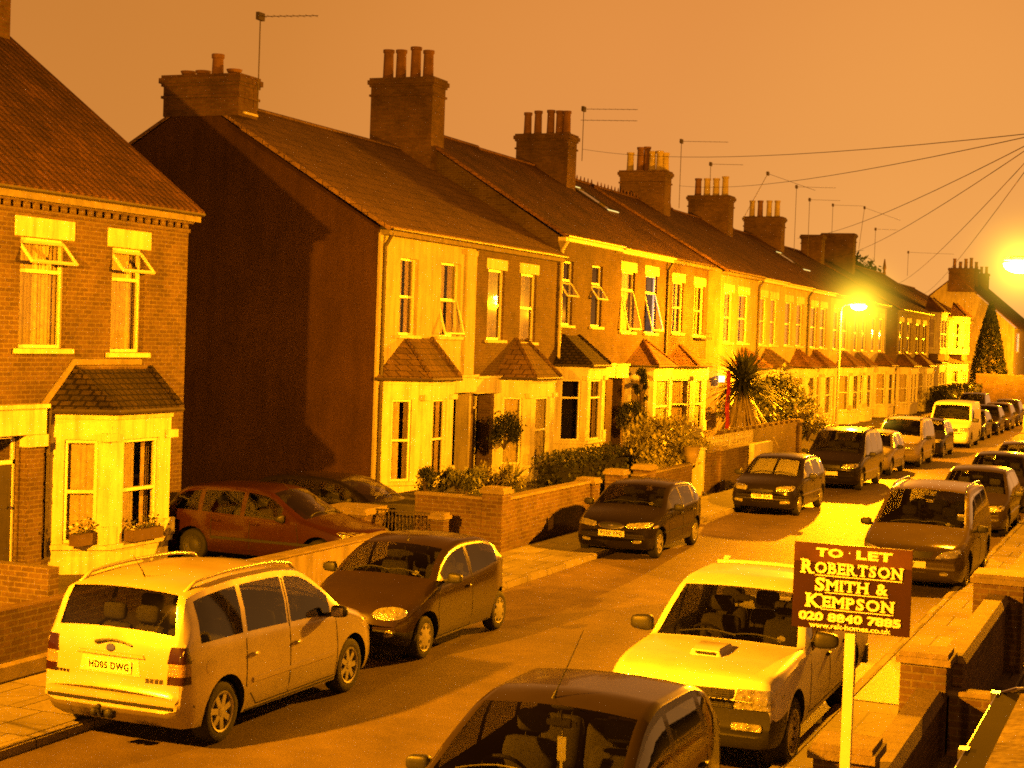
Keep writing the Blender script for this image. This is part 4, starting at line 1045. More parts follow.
c.seams([[(1.06, .26), (1.0, .6), (1.08, .86)], [(2.08, .24), (2.10, .9), (2.02, 1.33)], [(1.06, .24), (2.08, .24)]])
for sg in (1, -1): c.side('side_trim', [(1.0, .205), (2.75, .215), (2.75, .235), (1.0, .225)], CHROME, sg, nu=14, nv=1, off=.006)
c.handles([(1.95, .79)], DARKP); c.disc(-.45); c.aerial(0, 1.66, (0, -.6, .5), .1)

# 3 black hatchback half on the pavement
sp = hatch(3.83, .815, 1.36, .98, (.72, 3.166), .28, 5); sp['rim'] = 'spoke6'
c = Car('parked_car', 'black five door hatchback with oval grille, its shadow on the brick garden wall', 'car', sp, BLACKP, (-9.98, 29.38 + 1.915, 0), PI)
for sg in (1, -1):
    c.fz('headlight', 0, [(sg * .30, .60), (sg * .74, .63), (sg * .74, .73), (sg * .30, .70)], LENS, k=.5)
    c.fz('fog_light', 0, [(sg * .42, .32), (sg * .60, .33), (sg * .60, .39), (sg * .42, .38)], LENS, k=.7)
    c.side('side_trim', [(.9, .47), (3.0, .47), (3.0, .50), (.9, .50)], TRIM, sg, nu=16, nv=1, off=.012)
    c.side('wheel_arch_light', [(.36, .60), (.55, .62), (.55, .66), (.36, .64)], LENS, sg, nu=4, nv=2)
b = BM(); c.fz('', 0, [(-.27, .585), (.27, .585), (.27, .715), (-.27, .715)], None, k=.9, nu=12, nv=8, off=.010, build=b); obj('grille_surround', b, CHROME, c.root, smooth=True, angle=50)
c.fz('grille', 0, [(-.235, .60), (.235, .60), (.235, .70), (-.235, .70)], TRIM, k=.9, nu=12, nv=8, off=.016)
c.fz('badge', 0, [(-.055, .635), (.055, .635), (.055, .672), (-.055, .672)], CHROME, k=1, off=.024)
c.plate('P220 YPG', .49); lights_rear(c, (.5, .74), .68, .86)
c.seams([[(1.24, .25), (1.2, .6), (1.26, .85)], [(2.16, .22), (2.16, .88), (2.1, 1.28)], [(2.94, .5), (2.96, .9)]]); c.handles([(2.03, .77), (2.86, .78)], TRIM); c.disc(-.44)

# 4 dark hatchback with sun shade
sp = hatch(4.14, .84, 1.39, 1.06, (.80, 3.325), .285, 5, .62); sp['rim'] = 'cover'
c = Car('parked_car', 'dark hatchback with a pale folded sun shade across its windscreen', 'car', sp, DGREEN, (-9.44, 39.10 + 2.07, 0), PI)
for sg in (1, -1):
    c.fz('headlight', 0, [(sg * .36, .62), (sg * .76, .64), (sg * .76, .76), (sg * .36, .74)], LENS, k=.5)
    c.fz('fog_light', 0, [(sg * .46, .32), (sg * .70, .34), (sg * .70, .40), (sg * .46, .39)], LENS, k=.5)
    c.side('side_trim', [(.95, .48), (3.2, .48), (3.2, .52), (.95, .52)], CHROME, sg, nu=16, nv=1, off=.012)
c.fz('grille', 0, [(-.30, .60), (.30, .60), (.30, .66), (-.30, .66)], TRIM, k=.8); c.fz('badge', 0, [(-.06, .665), (.06, .665), (.06, .70), (-.06, .70)], CHROME, k=1)
c.plate('Y505 ELA', .48); lights_rear(c, (.5, .76), .68, .86); c.handles([(2.2, .78), (3.1, .79)], TRIM)
c.seams([[(1.34, .25), (1.3, .6), (1.36, .85)], [(2.33, .22), (2.33, .88)], [(3.17, .5), (3.17, .9)]])
SH = plain('sun_shade_foil', (.85, .83, .78), .8, .1, 60, .1)
for sg in (1, -1):
    b = BM(); G = []
    for j in range(7):
        row = []
        for i in range(9):
            x = sg * (.03 + .57 * i / 8 * (1 - .12 * j / 6)); s = 1.18 + (1.83 - 1.18) * j / 6
            h, n = c.hit((x, c.y(s), 3), (0, 0, -1)); row.append(b.verts.new(h + Vector((0, -.03, -.035 - .008 * math.sin(i * 1.6)))))
        G.append(row)
    for j in range(6):
        for i in range(8): b.faces.new((G[j][i], G[j][i + 1], G[j + 1][i + 1], G[j + 1][i]))
    obj('sun_shade', b, SH, c.root, smooth=True)

# 5 dark people carrier
sp = mpv(4.62, .9, 1.72, .98, .66, (.86, 3.70), .32); sp['rim'] = 'spoke5'
c = Car('parked_car', 'tall dark people carrier behind the hatchback with the sun shade', 'car', sp, DGREEN, (-9.50, 47.5 + 2.31, 0), PI)
lights_front(c, (.40, .82), (.66, .68, .82, .78)); c.fz('grille', 0, [(-.34, .66), (.34, .66), (.34, .76), (-.34, .76)], TRIM); c.plate('', .50)
for sg in (1, -1): c.side('side_trim', [(1.0, .50), (3.3, .50), (3.3, .54), (1.0, .54)], CHROME, sg, nu=16, nv=1, off=.012)
c.rails(TRIM, 1.9, 4.1); lights_rear(c, (.6, .84), .8, 1.1)
def far(name, label, sp, mat, x, y, hl=True, rails=False, plate=True):
    c = Car('parked_car', label, 'car', sp, mat, (x, y + sp['L'] / 2, 0), PI)
    if hl: lights_front(c, (.36, .78), (.60, .62, .75, .72), k=.5)
    c.fz('grille', 0, [(-.30, .60), (.30, .60), (.28, .68), (-.28, .68)], TRIM, k=.3)
    if plate: c.plate('', .46)
    if rails: c.rails(TRIM, 1.9, sp['L'] - .5)
    for sg in (1, -1): c.side('side_trim', [(.95, .49), (sp['L'] - .95, .49), (sp['L'] - .95, .53), (.95, .53)], CHROME, sg, nu=14, nv=1, off=.012)
    lights_rear(c, (.5, .74), .68, .88)
    return c
def light(sp, **k): sp.update(wheel_in=False, wipers=False); sp.update(k); return sp
far('', 'small silver hatchback tucked behind the tall dark people carrier', light(hatch(3.75, .81, 1.42, .95)), SILVER, -9.62, 54.1)
far('', 'pale estate car with roof rails ahead of the white van', light(mpv(4.5, .88, 1.70, 1.05, .7, (.85, 3.5), .33), rim='spoke5'), GOLD, -9.45, 58.9, rails=True)
far('', 'dark hatchback close in front of the white van', light(hatch(4.0, .83, 1.46, 1.0, (.78, 3.35))), DGREEN, -9.4, 65.0)
# 9 white van
sp = mpv(4.75, .93, 1.98, .78, .78, (.85, 3.75), .33)
sp['top'] = [(0, .66), (.03, .82), (.10, .96), (.4, 1.06), (.78, 1.18), (1.1, 1.52), (1.45, 1.86), (1.75, 1.96), (2.6, 1.99), (4.4, 1.97), (4.66, 1.90), (4.72, 1.0), (4.73, .66), (4.75, .6), (4.751, .44)]
sp.update(wt=1.42, rt=4.6, rb=4.70, side=[(1.0, 1.85)], doors=[(.95, 1.92), (1.92, 3.1)], wheel_in=False, seats=[1.75], tumble=.10, rim='steel', mirror=(1.05, 1.15), mirror_size=1.3)
sp['belt'] = [(0, .75), (.5, 1.02), (.8, 1.10), (2, 1.14), (4.75, 1.14)]
c = Car('parked_van', 'plain white van, tallest vehicle in the far left row', 'van', sp, WHITEP, (-9.38, 72.6 + 2.37, 0), PI)
lights_front(c, (.5, .86), (.70, .72, .92, .90)); c.fz('grille', 0, [(-.42, .72), (.42, .72), (.42, .86), (-.42, .86)], TRIM); c.plate('', .5)
far('', 'dark saloon directly behind the white van', light(hatch(4.1, .83, 1.42, 1.02, (.8, 3.4))), DARKB, -9.45, 79.7)
far('', 'black hatchback third from the far end of the left row', light(hatch(3.9, .83, 1.48, 1.0)), BLACKP, -9.4, 85.6)
far('', 'grey hatchback second from the far end of the left row', light(hatch(4.0, .83, 1.46, 1.0)), MIDGREY, -9.42, 91.6)
far('', 'dark car at the far end of the left row', light(hatch(4.0, .83, 1.5, 1.0)), DGREY, -9.5, 97.6)
far('', 'mid grey car angled in the side entrance past the last parked cars', light(mpv(4.3, .87, 1.7)), DGREY, -11.9, 101.5)

# right row: 14 foreground hatchback
sp = hatch(3.84, .845, 1.44, .92, (.76, 3.22), .29, 5, .6, boot=1.05); sp['rim'] = 'spoke6'
sp['top'] = [(0, .54), (.03, .66), (.12, .74), (.4, .86), (.92, 1.00), (1.35, 1.23), (1.80, 1.415), (2.15, 1.465), (2.8, 1.455), (3.2, 1.385), (3.42, 1.27), (3.66, 1.02), (3.76, .9), (3.80, .68), (3.81, .58), (3.84, .54), (3.841, .42)]
sp.update(rt=3.26, rb=3.66, wt=1.78, side=[(1.36, 2.08), (2.17, 2.86), (2.96, 3.36)], tumble=.27, bowf=.15)
sp['plan'] = [(0, .68), (.08, .77), (.3, .82), (.8, .85), (3.0, .85), (3.4, .82), (3.7, .75), (3.84, .66)]
sp['belt'] = [(0, .56), (.5, .76), (.92, .90), (2.0, .93), (3.3, 1.0), (3.84, 1.0)]
c = Car('parked_car', 'dark grey hatchback at the bottom edge with whip aerial and hanging mirror tag', 'car', sp, DGREY, (-4.22, 9.62 + 1.96, 0), PI)
c.aerial(.10, 1.86, (-.30, -.42, 1), .56); lights_front(c, (.36, .78), (.62, .64, .78, .75), k=.5); lights_rear(c, (.5, .74), .8, 1.0)
c.seams([[(1.24, .3), (1.2, .6), (1.28, .9)], [(2.12, .25), (2.12, .93)], [(2.90, .45), (2.92, .98)]]); c.handles([(2.0, .82), (2.80, .85)], TRIM); c.disc(-.46)
b = BM(); z0 = lerp_tab(sp['top'], 1.78) - .16; tube(b, [(0, c.y(1.82), z0 + .02), (0, c.y(1.82), z0 - .08)], .005, 4); obox(b, (0, c.y(1.82), z0 - .17), (1, 0, 0), (0, 1, 0), (0, 0, 1), .035, .006, .09)
obox(b, (0, c.y(1.82), z0 - .30), (1, 0, 0), (0, 1, 0), (0, 0, 1), .012, .004, .05); obj('mirror_tag', b, PAPER, c.root)
for sg in (1, -1):
    b = BM()
    for k in range(10):
        pass
    b.free()

# 15 white pick-up
sp = dict(L=4.92, top=[(0, .78), (.02, .92), (.08, 1.00), (.5, 1.06), (1.1, 1.10), (1.32, 1.11), (1.7, 1.38), (2.06, 1.60), (2.35, 1.665), (3.0, 1.675), (3.42, 1.64), (3.56, 1.46), (3.66, 1.12), (3.70, 1.06), (4.85, 1.06), (4.90, 1.02), (4.905, .66), (4.92, .62), (4.921, .5)],
    bot=[(0, .44), (.06, .32), (.3, .30), (4.6, .36), (4.92, .44)], belt=[(0, .82), (.5, .96), (1.3, 1.01), (2.4, 1.03), (4.92, 1.03)],
    plan=[(0, .80), (.05, .84), (.2, .87), (.8, .885), (4.6, .885), (4.85, .87), (4.92, .84)], cowl=1.30, wt=2.03, rt=3.40, rb=3.68,
    side=[(1.62, 2.42), (2.52, 3.30)], doors=[(1.52, 2.47), (2.47, 3.36)], axles=(.86, 3.82), r=.355, track=.86, tw=.24, rim='steel', mirror=(1.64, 1.10), mirror_size=1.25, arch=.07,
    bowf=.10, bowr=.02, tumble=.27, bumper=(.42, .2, 4), capk=7, bumper_mat=TRIM, seats=[2.38, 3.0], trimrow=1, crown=.02)
c = Car('pickup_truck', 'white pick-up truck with bonnet scoop and roof bar feet', 'pickup truck', sp, WHITEP, (-4.28, 15.08 + 2.46, 0), PI)
for sg in (1, -1):
    c.fz('headlight', 0, [(sg * .44, .70), (sg * .83, .71), (sg * .83, .90), (sg * .48, .90)], LENS, k=.12, nu=10, nv=6, off=.012)
    c.fz('fog_light', 0, [(sg * .42, .50), (sg * .72, .50), (sg * .72, .57), (sg * .42, .57)], LENS, k=.2, off=.012)
    b = BM(); box(b, sg * .86 - .04, sg * .86 + .04, c.y(4.72), c.y(4.62), .40, .62); obj('mud_flap', b, TRIM, c.root)
    # roof bar feet
b = BM()
for k in range(9): c.fz('', 0, [(-.42 + .0, .705 + k * .02), (.42, .705 + k * .02), (.42, .712 + k * .02), (-.42, .712 + k * .02)], None, nu=8, nv=1, off=.016, build=b)
for k in range(15):
    x = -.40 + k * .057
    c.fz('', 0, [(x, .70), (x + .006, .70), (x + .006, .885), (x, .885)], None, nu=1, nv=4, off=.014, build=b)
g = c.fz('grille', 0, [(-.43, .70), (.43, .70), (.45, .89), (-.45, .89)], TRIM, nu=10, nv=5, off=.009); obj('grille_bars', b, RIMD, g)
# three diamond emblem on the grille
b = BM(); yy = c.y(-.03)
for a in (PI / 2, PI / 2 + 2 * PI / 3, PI / 2 + 4 * PI / 3):
    d = Vector((math.cos(a), 0, math.sin(a))); e = Vector((-math.sin(a), 0, math.cos(a))); o = Vector((0, yy, .79))
    prism(b, [o, o + d * .03 + e * .018, o + d * .06, o + d * .03 - e * .018], (0, .004, 0))
obj('emblem', b, CHROME, c.root)
# bonnet scoop
b = BM(); h, n = c.hit((0, c.y(.72), 3), (0, 0, -1)); zz = h.z
ps = []
for (s, w, z) in ((.58, .13, .002), (.60, .135, .05), (.68, .13, .062), (.98, .15, .045), (1.08, .15, .002)):
    hz = c.hit((0, c.y(s), 3), (0, 0, -1))[0].z
    ps.append([b.verts.new((x, c.y(s), hz + zq)) for x, zq in ((-w - .03, -.01), (-w, z), (w, z), (w + .03, -.01))])
for A, B in zip(ps[:-1], ps[1:]):
    for i in range(3): b.faces.new((A[i], A[i + 1], B[i + 1], B[i]))
b.faces.new(ps[0]); bmesh.ops.recalc_face_normals(b, faces=b.faces)
s_ = obj('bonnet_scoop', b, WHITEP, c.root, smooth=True, angle=40)
b = BM(); hz = c.hit((0, c.y(.59), 3), (0, 0, -1))[0].z; box(b, -.10, .10, c.y(.565), c.y(.575), hz + .018, hz + .042); obj('scoop_mouth', b, TRIM, s_)
for sg in (1, -1):
    b = BM()
    for s in (3.28,):
        hz = c.hit((sg * .52, c.y(s), 3), (0, 0, -1))[0]; box(b, sg * .52 - .03, sg * .52 + .03, c.y(s) - .03, c.y(s) + .03, hz.z - .01, hz.z + .07); box(b, sg * .52 - .05, sg * .52 + .02, c.y(s) - .02, c.y(s) + .02, hz.z + .06, hz.z + .085)
    obj('roof_bar_foot', b, WHITEP, c.root)
b = BM(); pts = [c.hit((x / 10, c.y(3.20), 3), (0, 0, -1))[0] + Vector((0, 0, .012)) for x in range(-6, 7)]; tube(b, pts, .03, 8); obj('roof_spoiler', b, WHITEP, c.root, smooth=True)
c.seams([[(1.52, .42), (1.5, .7), (1.56, 1.02)], [(2.47, .40), (2.47, 1.03)], [(3.36, .42), (3.38, 1.05)], [(1.52, .42), (3.36, .42)], [(3.50, .45), (3.50, 1.0)]]); c.handles([(2.34, .90), (3.25, .90)], TRIM)
c.side('bed_hook', [(4.3, .60), (4.36, .60), (4.36, .66), (4.3, .66)], TRIM, 1); c.disc(-.56)
for sg in (1, -1): c.side('indicator', [(.28, .80), (.36, .80), (.36, .83), (.28, .83)], LENS, sg, nu=2, nv=2)
lights_rear(c, (.74, .86), .72, .98, 0)

# 16 big MPV on the right
sp = mpv(4.67, .91, 1.70, .98, .66, (.93, 3.77), .33); sp['rim'] = 'spoke5'
c = Car('parked_car', 'brown grey people carrier with roof rails, partly behind the letting board', 'car', sp, MIDGREY, (-4.22, 28.42 + 2.335, 0), PI)
for sg in (1, -1):
    c.fz('headlight', 0, [(sg * .40, .62), (sg * .84, .66), (sg * .80, .80), (sg * .52, .74)], LENS, k=.35)
    c.fz('fog_light', 0, [(sg * .5, .34), (sg * .64, .34), (sg * .64, .40), (sg * .5, .40)], LENS, k=.8)
c.fz('grille', 0, [(-.34, .64), (.34, .64), (.40, .74), (-.40, .74)], TRIM); c.plate('GV', .50); c.rails(CHROME, 1.95, 4.2, .08); c.disc(-.48)
c.seams([[(1.30, .30), (1.28, .6), (1.34, .95)], [(2.44, .28), (2.44, 1.0)], [(3.38, .5), (3.38, 1.0)]]); c.handles([(2.32, .82), (3.26, .84)], TRIM); lights_rear(c, (.6, .84), .8, 1.1)
b = BM(); h, n = c.hit((-.66, c.y(1.42), 3), (0, 0, -1)); obox(b, h + Vector((0, 0, -.03)), (1, 0, 0), (0, .75, .66), (0, -.66, .75), .06, .09, .002); obj('parking_permit', b, PAPER, c.root)
sp = light(hatch(4.2, .86, 1.45, 1.05, (.82, 3.4), .3, 5, .64)); sp['rim'] = 'cover'
c = far('', 'dark hatchback with papers on its bonnet edge, behind the brown grey people carrier', sp, DGREY, -4.40, 37.9)
far('', 'dark car second behind the brown grey people carrier', light(hatch(4.2, .86, 1.47, 1.05, (.82, 3.4), .3)), DGREEN, -4.5, 43.9)
far('', 'grey car at the right edge, last of the right row', light(hatch(4.2, .86, 1.47, 1.05, (.82, 3.4), .3)), MIDGREY, -4.45, 50.0)
# forecourt cars, facing the road
sp = hatch(4.36, .84, 1.44, 1.08, (.86, 3.52), .295, 5, .64, boot=1.0); sp['rim'] = 'dark'  # rims coloured dark to imitate the deep shade over the wheels
c = Car('parked_car', 'red hatchback on the forecourt beside the near brick house', 'car', sp, REDP, (-15.55, 26.45, -.19), -PI / 2, group='cars on the forecourts')
lights_front(c, (.36, .78), (.62, .64, .77, .74), k=.5); c.plate('', .46)
for sg in (1, -1): c.side('side_trim', [(.95, .46), (3.1, .46), (3.1, .51), (.95, .51)], TRIM, sg, nu=16, nv=1, off=.012)
c.seams([[(1.30, .28), (1.26, .6), (1.32, .86)], [(2.28, .25), (2.28, .90)], [(3.1, .5), (3.1, .9)]]); c.handles([(2.15, .78), (2.98, .80)], REDP); c.aerial(0, 1.85, (0, -.8, .5), .3)
sp = hatch(4.2, .85, 1.36, 1.06, (.82, 3.4), .29, 5, .62)
c = Car('parked_car', 'black car in the shadow of the gable, behind the red hatchback', 'car', sp, BLACKP, (-15.7, 29.4, -.12), -PI / 2, group='cars on the forecourts')
lights_front(c, (.36, .78), (.62, .64, .77, .74), k=.5); c.handles([(2.2, .78), (3.1, .8)], TRIM)
# ------------------------------------------------------------------ the houses
# near brick house at the left edge
XN = -17.9  # house, wall and car positions worked out from image pixels, entered as metres
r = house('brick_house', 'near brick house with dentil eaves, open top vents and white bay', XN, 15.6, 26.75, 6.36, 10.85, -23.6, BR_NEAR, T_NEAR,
    [dict(a=21.86, b=23.10, z0=3.70, z1=5.56, style='top', back='net', lintel=.34, open='top', depth=.15), dict(a=24.36, b=25.36, z0=3.64, z1=5.54, style='top', back='net', lintel=.34, open='top', depth=.15),
     dict(a=17.2, b=18.3, z0=3.75, z1=5.6, style='top', back='dark', lintel=.34)],
    [(20.5, 21.95, .1, 2.62)], 'R', group='houses on the left side', z0=0.0)
bay(r, XN, 22.78, 25.8, .80, -.1, .34, 2.14, 2.66, 3.34, T_BAYR, 23.35, 25.6, backs=('net', 'half', 'dark'), cut=.62, cw=.56, cm=.36)
bm = BM(); n = 44
for i in range(n): box(bm, XN + .003, XN + .10, 16 + i * .243, 16 + i * .243 + .12, 6.03, 6.13)
box(bm, XN + .002, XN + .12, 15.62, 26.74, 6.13, 6.20); box(bm, XN + .002, XN + .05, 15.62, 26.74, 5.96, 6.03)
obj('dentil_course', bm, BR_NEAR, r, world=True)
porch(r, XN, 20.2, 22.45, .1, 2.72, STONE, [(20.52, 21.93)], BR_NEAR, back=.07)
bm = BM(); box(bm, XN - .01, XN + .14, 22.0, 22.42, .0, 2.05); obj('pilaster', bm, [BR_NEAR], r, world=True)
bm = BM(); box(bm, XN - .01, XN + .20, 21.96, 22.46, 2.053, 2.255); obj('capital', bm, STONE, r, world=True)
bm = BM(); prism(bm, [(XN + .004, 22.42, 2.72), (XN + .004, 22.6, 2.72), (XN + .004, 23.35, 3.42), (XN + .004, 25.3, 3.42), (XN + .004, 25.3, 3.52), (XN + .004, 23.3, 3.52)], (.03, 0, 0)); obj('flashing', bm, MORTAR, r, world=True)
chimney(r, -23.3, 26.2, 8.6, 12.0, 2.15, .9, [(-.6, 0, .6, 'p'), (-.2, 0, .6, 'p'), (.2, 0, .6, 'p'), (.6, 0, .6, 'p')])
downpipe(r, XN, 22.6, .1, 2.7, PIPE_D, .04, .1)
for (y0, y1) in ((22.75, 23.3), (23.8, 24.7)):
    k = 0 if y0 < 23 else 1
    t = thing('window_box', ['planter with pale flowers on the left end of the near bay sill', 'planter with pale flowers under the middle window of the near bay'][k], 'planter', (XN + (.55 if k == 0 else .92), (y0 + y1) / 2, .345), 0, 'planters on the near bay sill')
    bm = BM(); box(bm, -.10, .10, -(y1 - y0) / 2, (y1 - y0) / 2, 0, .20); obj('box', bm, plain('terracotta', (.10, .07, .05), .9, .2, 5), t)
    bm = BM()
    for i in range(90):
        c = Vector((random.uniform(-.1, .1), random.uniform(-.4, .4), .2 + random.random() ** 1.5 * .25)); n = Vector((random.uniform(-1, 1), random.uniform(-1, 1), random.uniform(0, 1))).normalized(); _, a, b = frame_axes(n)
        s = random.uniform(.02, .05); quad(bm, c - a * s, c + b * s * .7, c + a * s, c - b * s * .7, mi=0 if i % 4 else 1)
    obj('flowers', bm, [leaf('planter_leaf', (.10, .11, .05)), plain('petal', (.6, .5, .45), .8, .2, 9)], t)

XF = -19.0
def W(a, b, z0, z1, **k): return dict(a=a, b=b, z0=z0, z1=z1, **k)
# pair A / B
r = house('terraced_house', 'cream rendered end house with dark pebbledash gable, first of the terrace', XF, 36.95, 43.05, 6.85, 10.32, -24.6, CREAM, T_CONC,
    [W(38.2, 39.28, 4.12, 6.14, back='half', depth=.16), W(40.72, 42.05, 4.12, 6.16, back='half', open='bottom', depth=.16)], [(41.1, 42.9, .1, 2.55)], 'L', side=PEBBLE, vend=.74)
bay(r, XF, 37.1, 41.1, .85, -.1, .34, 2.46, 3.0, 4.05, T_BAY, 38.6, 40.2, backs=('half', 'half', 'net'), cut=1.15, cw=.58, cm=.42)
bm = BM(); box(bm, XF + .002, XF + .05, 42.35, 43.03, 2.6, 6.55); box(bm, XF + .002, XF + .08, 42.25, 43.04, 6.45, 6.60); obj('pilaster', bm, CREAM, r, world=True)
porch(r, XF, 41.0, 43.05, .1, 3.0, STONE, [(41.6, 42.7)], CREAM)
downpipe(r, XF, 37.15, .1, 6.75, PIPE_D, .055)
bm = BM(); box(bm, XF - .03, XF + .03, 36.945, 37.09, -.05, 6.7); obj('corner_render', bm, CREAM, r, world=True)
chimney(r, -24.45, 37.40, 9.75, 10.85, 2.35, .95, [(-.72, 0, .17, 'bowl'), (-.25, 0, .17, 'bowl'), (.2, 0, .6, 'p'), (.72, 0, .18, 'bowl')], potr=.16)
bm = BM(); obox(bm, (-23.35, 37.5, 9.85), (1, 0, 0), (0, 1, 0), (0, 0, 1), .12, .35, .03); obj('flashing', bm, PIPE_L, r, world=True)
r = house('terraced_house', 'red brick house with tiled bay roof, joined to the cream end house', XF, 43.05, 49.6, 6.85, 10.32, -24.6, BR_RED, T_CONC,
    [W(44.0, 45.25, 4.06, 6.14, lintel=.32, back='net'), W(46.55, 47.85, 4.02, 6.14, lintel=.32, back='net')], [(43.2, 44.5, .1, 2.55)], '')
bay(r, XF, 44.75, 48.45, .85, -.1, .34, 2.36, 2.95, 4.1, T_BAY, 46.3, 47.1, backs=('net', 'net', 'net'), cm=.40, cw=.62)
porch(r, XF, 43.06, 44.9, .1, 2.95, STONE, [(43.3, 44.4)], BR_RED)
chimney(r, -24.60, 49.6, 9.6, 12.72, 2.3, 1.0, [(-.78, 0, 1.02, 'p'), (-.3, 0, 1.0, 'p'), (.25, 0, 1.08, 'p'), (.72, 0, .95, 'p')], potr=.18)
# C D E
r = house('terraced_house', 'dark brick house with open casements and rough dark bay roof', XF, 49.6, 55.45, 7.55, 11.15, -24.6, BR_DARK, T_SLATE,
    [W(50.0, 51.15, 4.62, 6.74, style='top', back='dark', open='mid'), W(53.0, 54.1, 4.62, 6.74, style='top', back='dark', open='mid')], [(53.6, 54.9, .1, 2.8)], 'L', gut=PIPE_L, crest=False)
bay(r, XF, 49.75, 53.2, .85, -.1, .82, 2.84, 3.32, 4.28, T_BAYR, 50.4, 51.9, backs=('dark', 'half', 'net'), style='top')
porch(r, XF, 53.3, 55.4, .1, 3.30, STONE, [(53.7, 54.8)], BR_DARK)
downpipe(r, XF, 49.85, 2.6, 7.45, PIPE_L, .055)
r = house('terraced_house', 'brown rendered house with a bright lit upstairs window', XF, 55.45, 61.75, 7.5, 11.1, -24.6, BR_DARK, T_SLATE,
    [W(56.2, 57.75, 4.50, 6.70, lintel=.36, back='net', style='top', open='bottom'), W(59.05, 60.5, 4.50, 6.70, lintel=.36, back='lit', style='top', open='bottom')], [(55.6, 56.7, .1, 2.8)], '', gut=PIPE_L)
bay(r, XF, 57.0, 61.0, .85, -.1, .7, 2.78, 3.28, 4.2, T_SLATE, 59.0, 59.3, backs=('drawn', 'net', 'net'))
porch(r, XF, 55.5, 56.9, .1, 3.28, STONE, [(55.7, 56.6)], BR_DARK)
downpipe(r, XF, 61.72, 2.9, 7.4, PIPE_D, .055)
chimney(r, -24.3, 61.75, 9.8, 12.4, 2.25, 1.0, [(-.85, 0, .92, 'p'), (-.4, 0, .98, 'p'), (.15, 0, 1.0, 'p'), (.5, .1, .98, 'p'), (.85, 0, .95, 'p')], potr=.16)
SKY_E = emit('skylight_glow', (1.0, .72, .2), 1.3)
def skylight(r, y0, y1, xa, xb_, xf, ze, xr, zr):
    sl = (zr - ze) / (xf - xr); zz = lambda x: ze + (xf - x) * sl
    nrm = Vector((sl, 0, 1)).normalized(); bm = BM()
    for (xa_, xb2, ya, yb, m) in ((xa, xb_, y0, y1, 0),):
        P = lambda x, y, o: Vector((x, y, zz(x))) + nrm * o
        for (u0, u1, v0, v1) in ((xa, xa - .08, y0, y1), (xb_ + .08, xb_, y0, y1), (xa - .08, xb_ + .08, y0, y0 + .07), (xa - .08, xb_ + .08, y1 - .07, y1)):
            prism(bm, [P(u0, v0, -.05), P(u1, v0, -.05), P(u1, v1, -.05), P(u0, v1, -.05)], nrm * .18)
    s = obj('skylight', bm, PIPE_D, r, world=True)
    bm = BM(); quad(bm, P(xa - .08, y0 + .07, .10), P(xa - .08, y1 - .07, .10), P(xb_ + .08, y1 - .07, .10), P(xb_ + .08, y0 + .07, .10)); obj('pane', bm, WGLASS, s, world=True)
    bm = BM(); prism(bm, [P(xa, y0, .135), P(xa - .07, y0, .135), P(xa - .07, y1, .135), P(xa, y1, .135)], nrm * .02); prism(bm, [P(xb_ + .05, y0, .135), P(xb_, y0, .135), P(xb_, y1 - .5, .135), P(xb_ + .05, y1 - .5, .135)], nrm * .02); obj('skylight_rim', bm, SKY_E, s, world=True)  # frame edge strips emit by themselves, imitating the bright lit edge
r = house('terraced_house', 'brick house with two white lintels and a roof light, between dark downpipe and projecting wall', XF, 61.75, 68.3, 7.5, 11.0, -24.6, BR_RED, T_BROWN,
    [W(62.6, 64.1, 4.55, 6.60, lintel=.36, back='half'), W(65.7, 67.2, 4.50, 6.58, lintel=.36, back='half')], [(66.6, 67.9, .1, 2.8)], '', crest=True)
bay(r, XF, 61.95, 66.2, .85, -.1, .7, 2.72, 3.25, 4.05, T_SLATE, 63.7, 64.1, backs=('drawn', 'net', 'net'), cut=1.2, cw=1.1)
porch(r, XF, 66.4, 68.2, .1, 3.25, STONE, [(66.7, 67.8)], BR_RED)
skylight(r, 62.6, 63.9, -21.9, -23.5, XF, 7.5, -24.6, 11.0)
bm = BM(); box(bm, XF + .1, XF + .38, 65.7, 67.4, 4.34, 4.42); 
for i in range(8): tube(bm, [(XF + .36, 65.75 + i * .23, 4.42), (XF + .36, 65.75 + i * .23, 4.60)], .012, 4)
tube(bm, [(XF + .36, 65.7, 4.6), (XF + .36, 67.4, 4.6)], .015, 4); obj('window_ledge_rail', bm, PIPE_D, r, world=True)
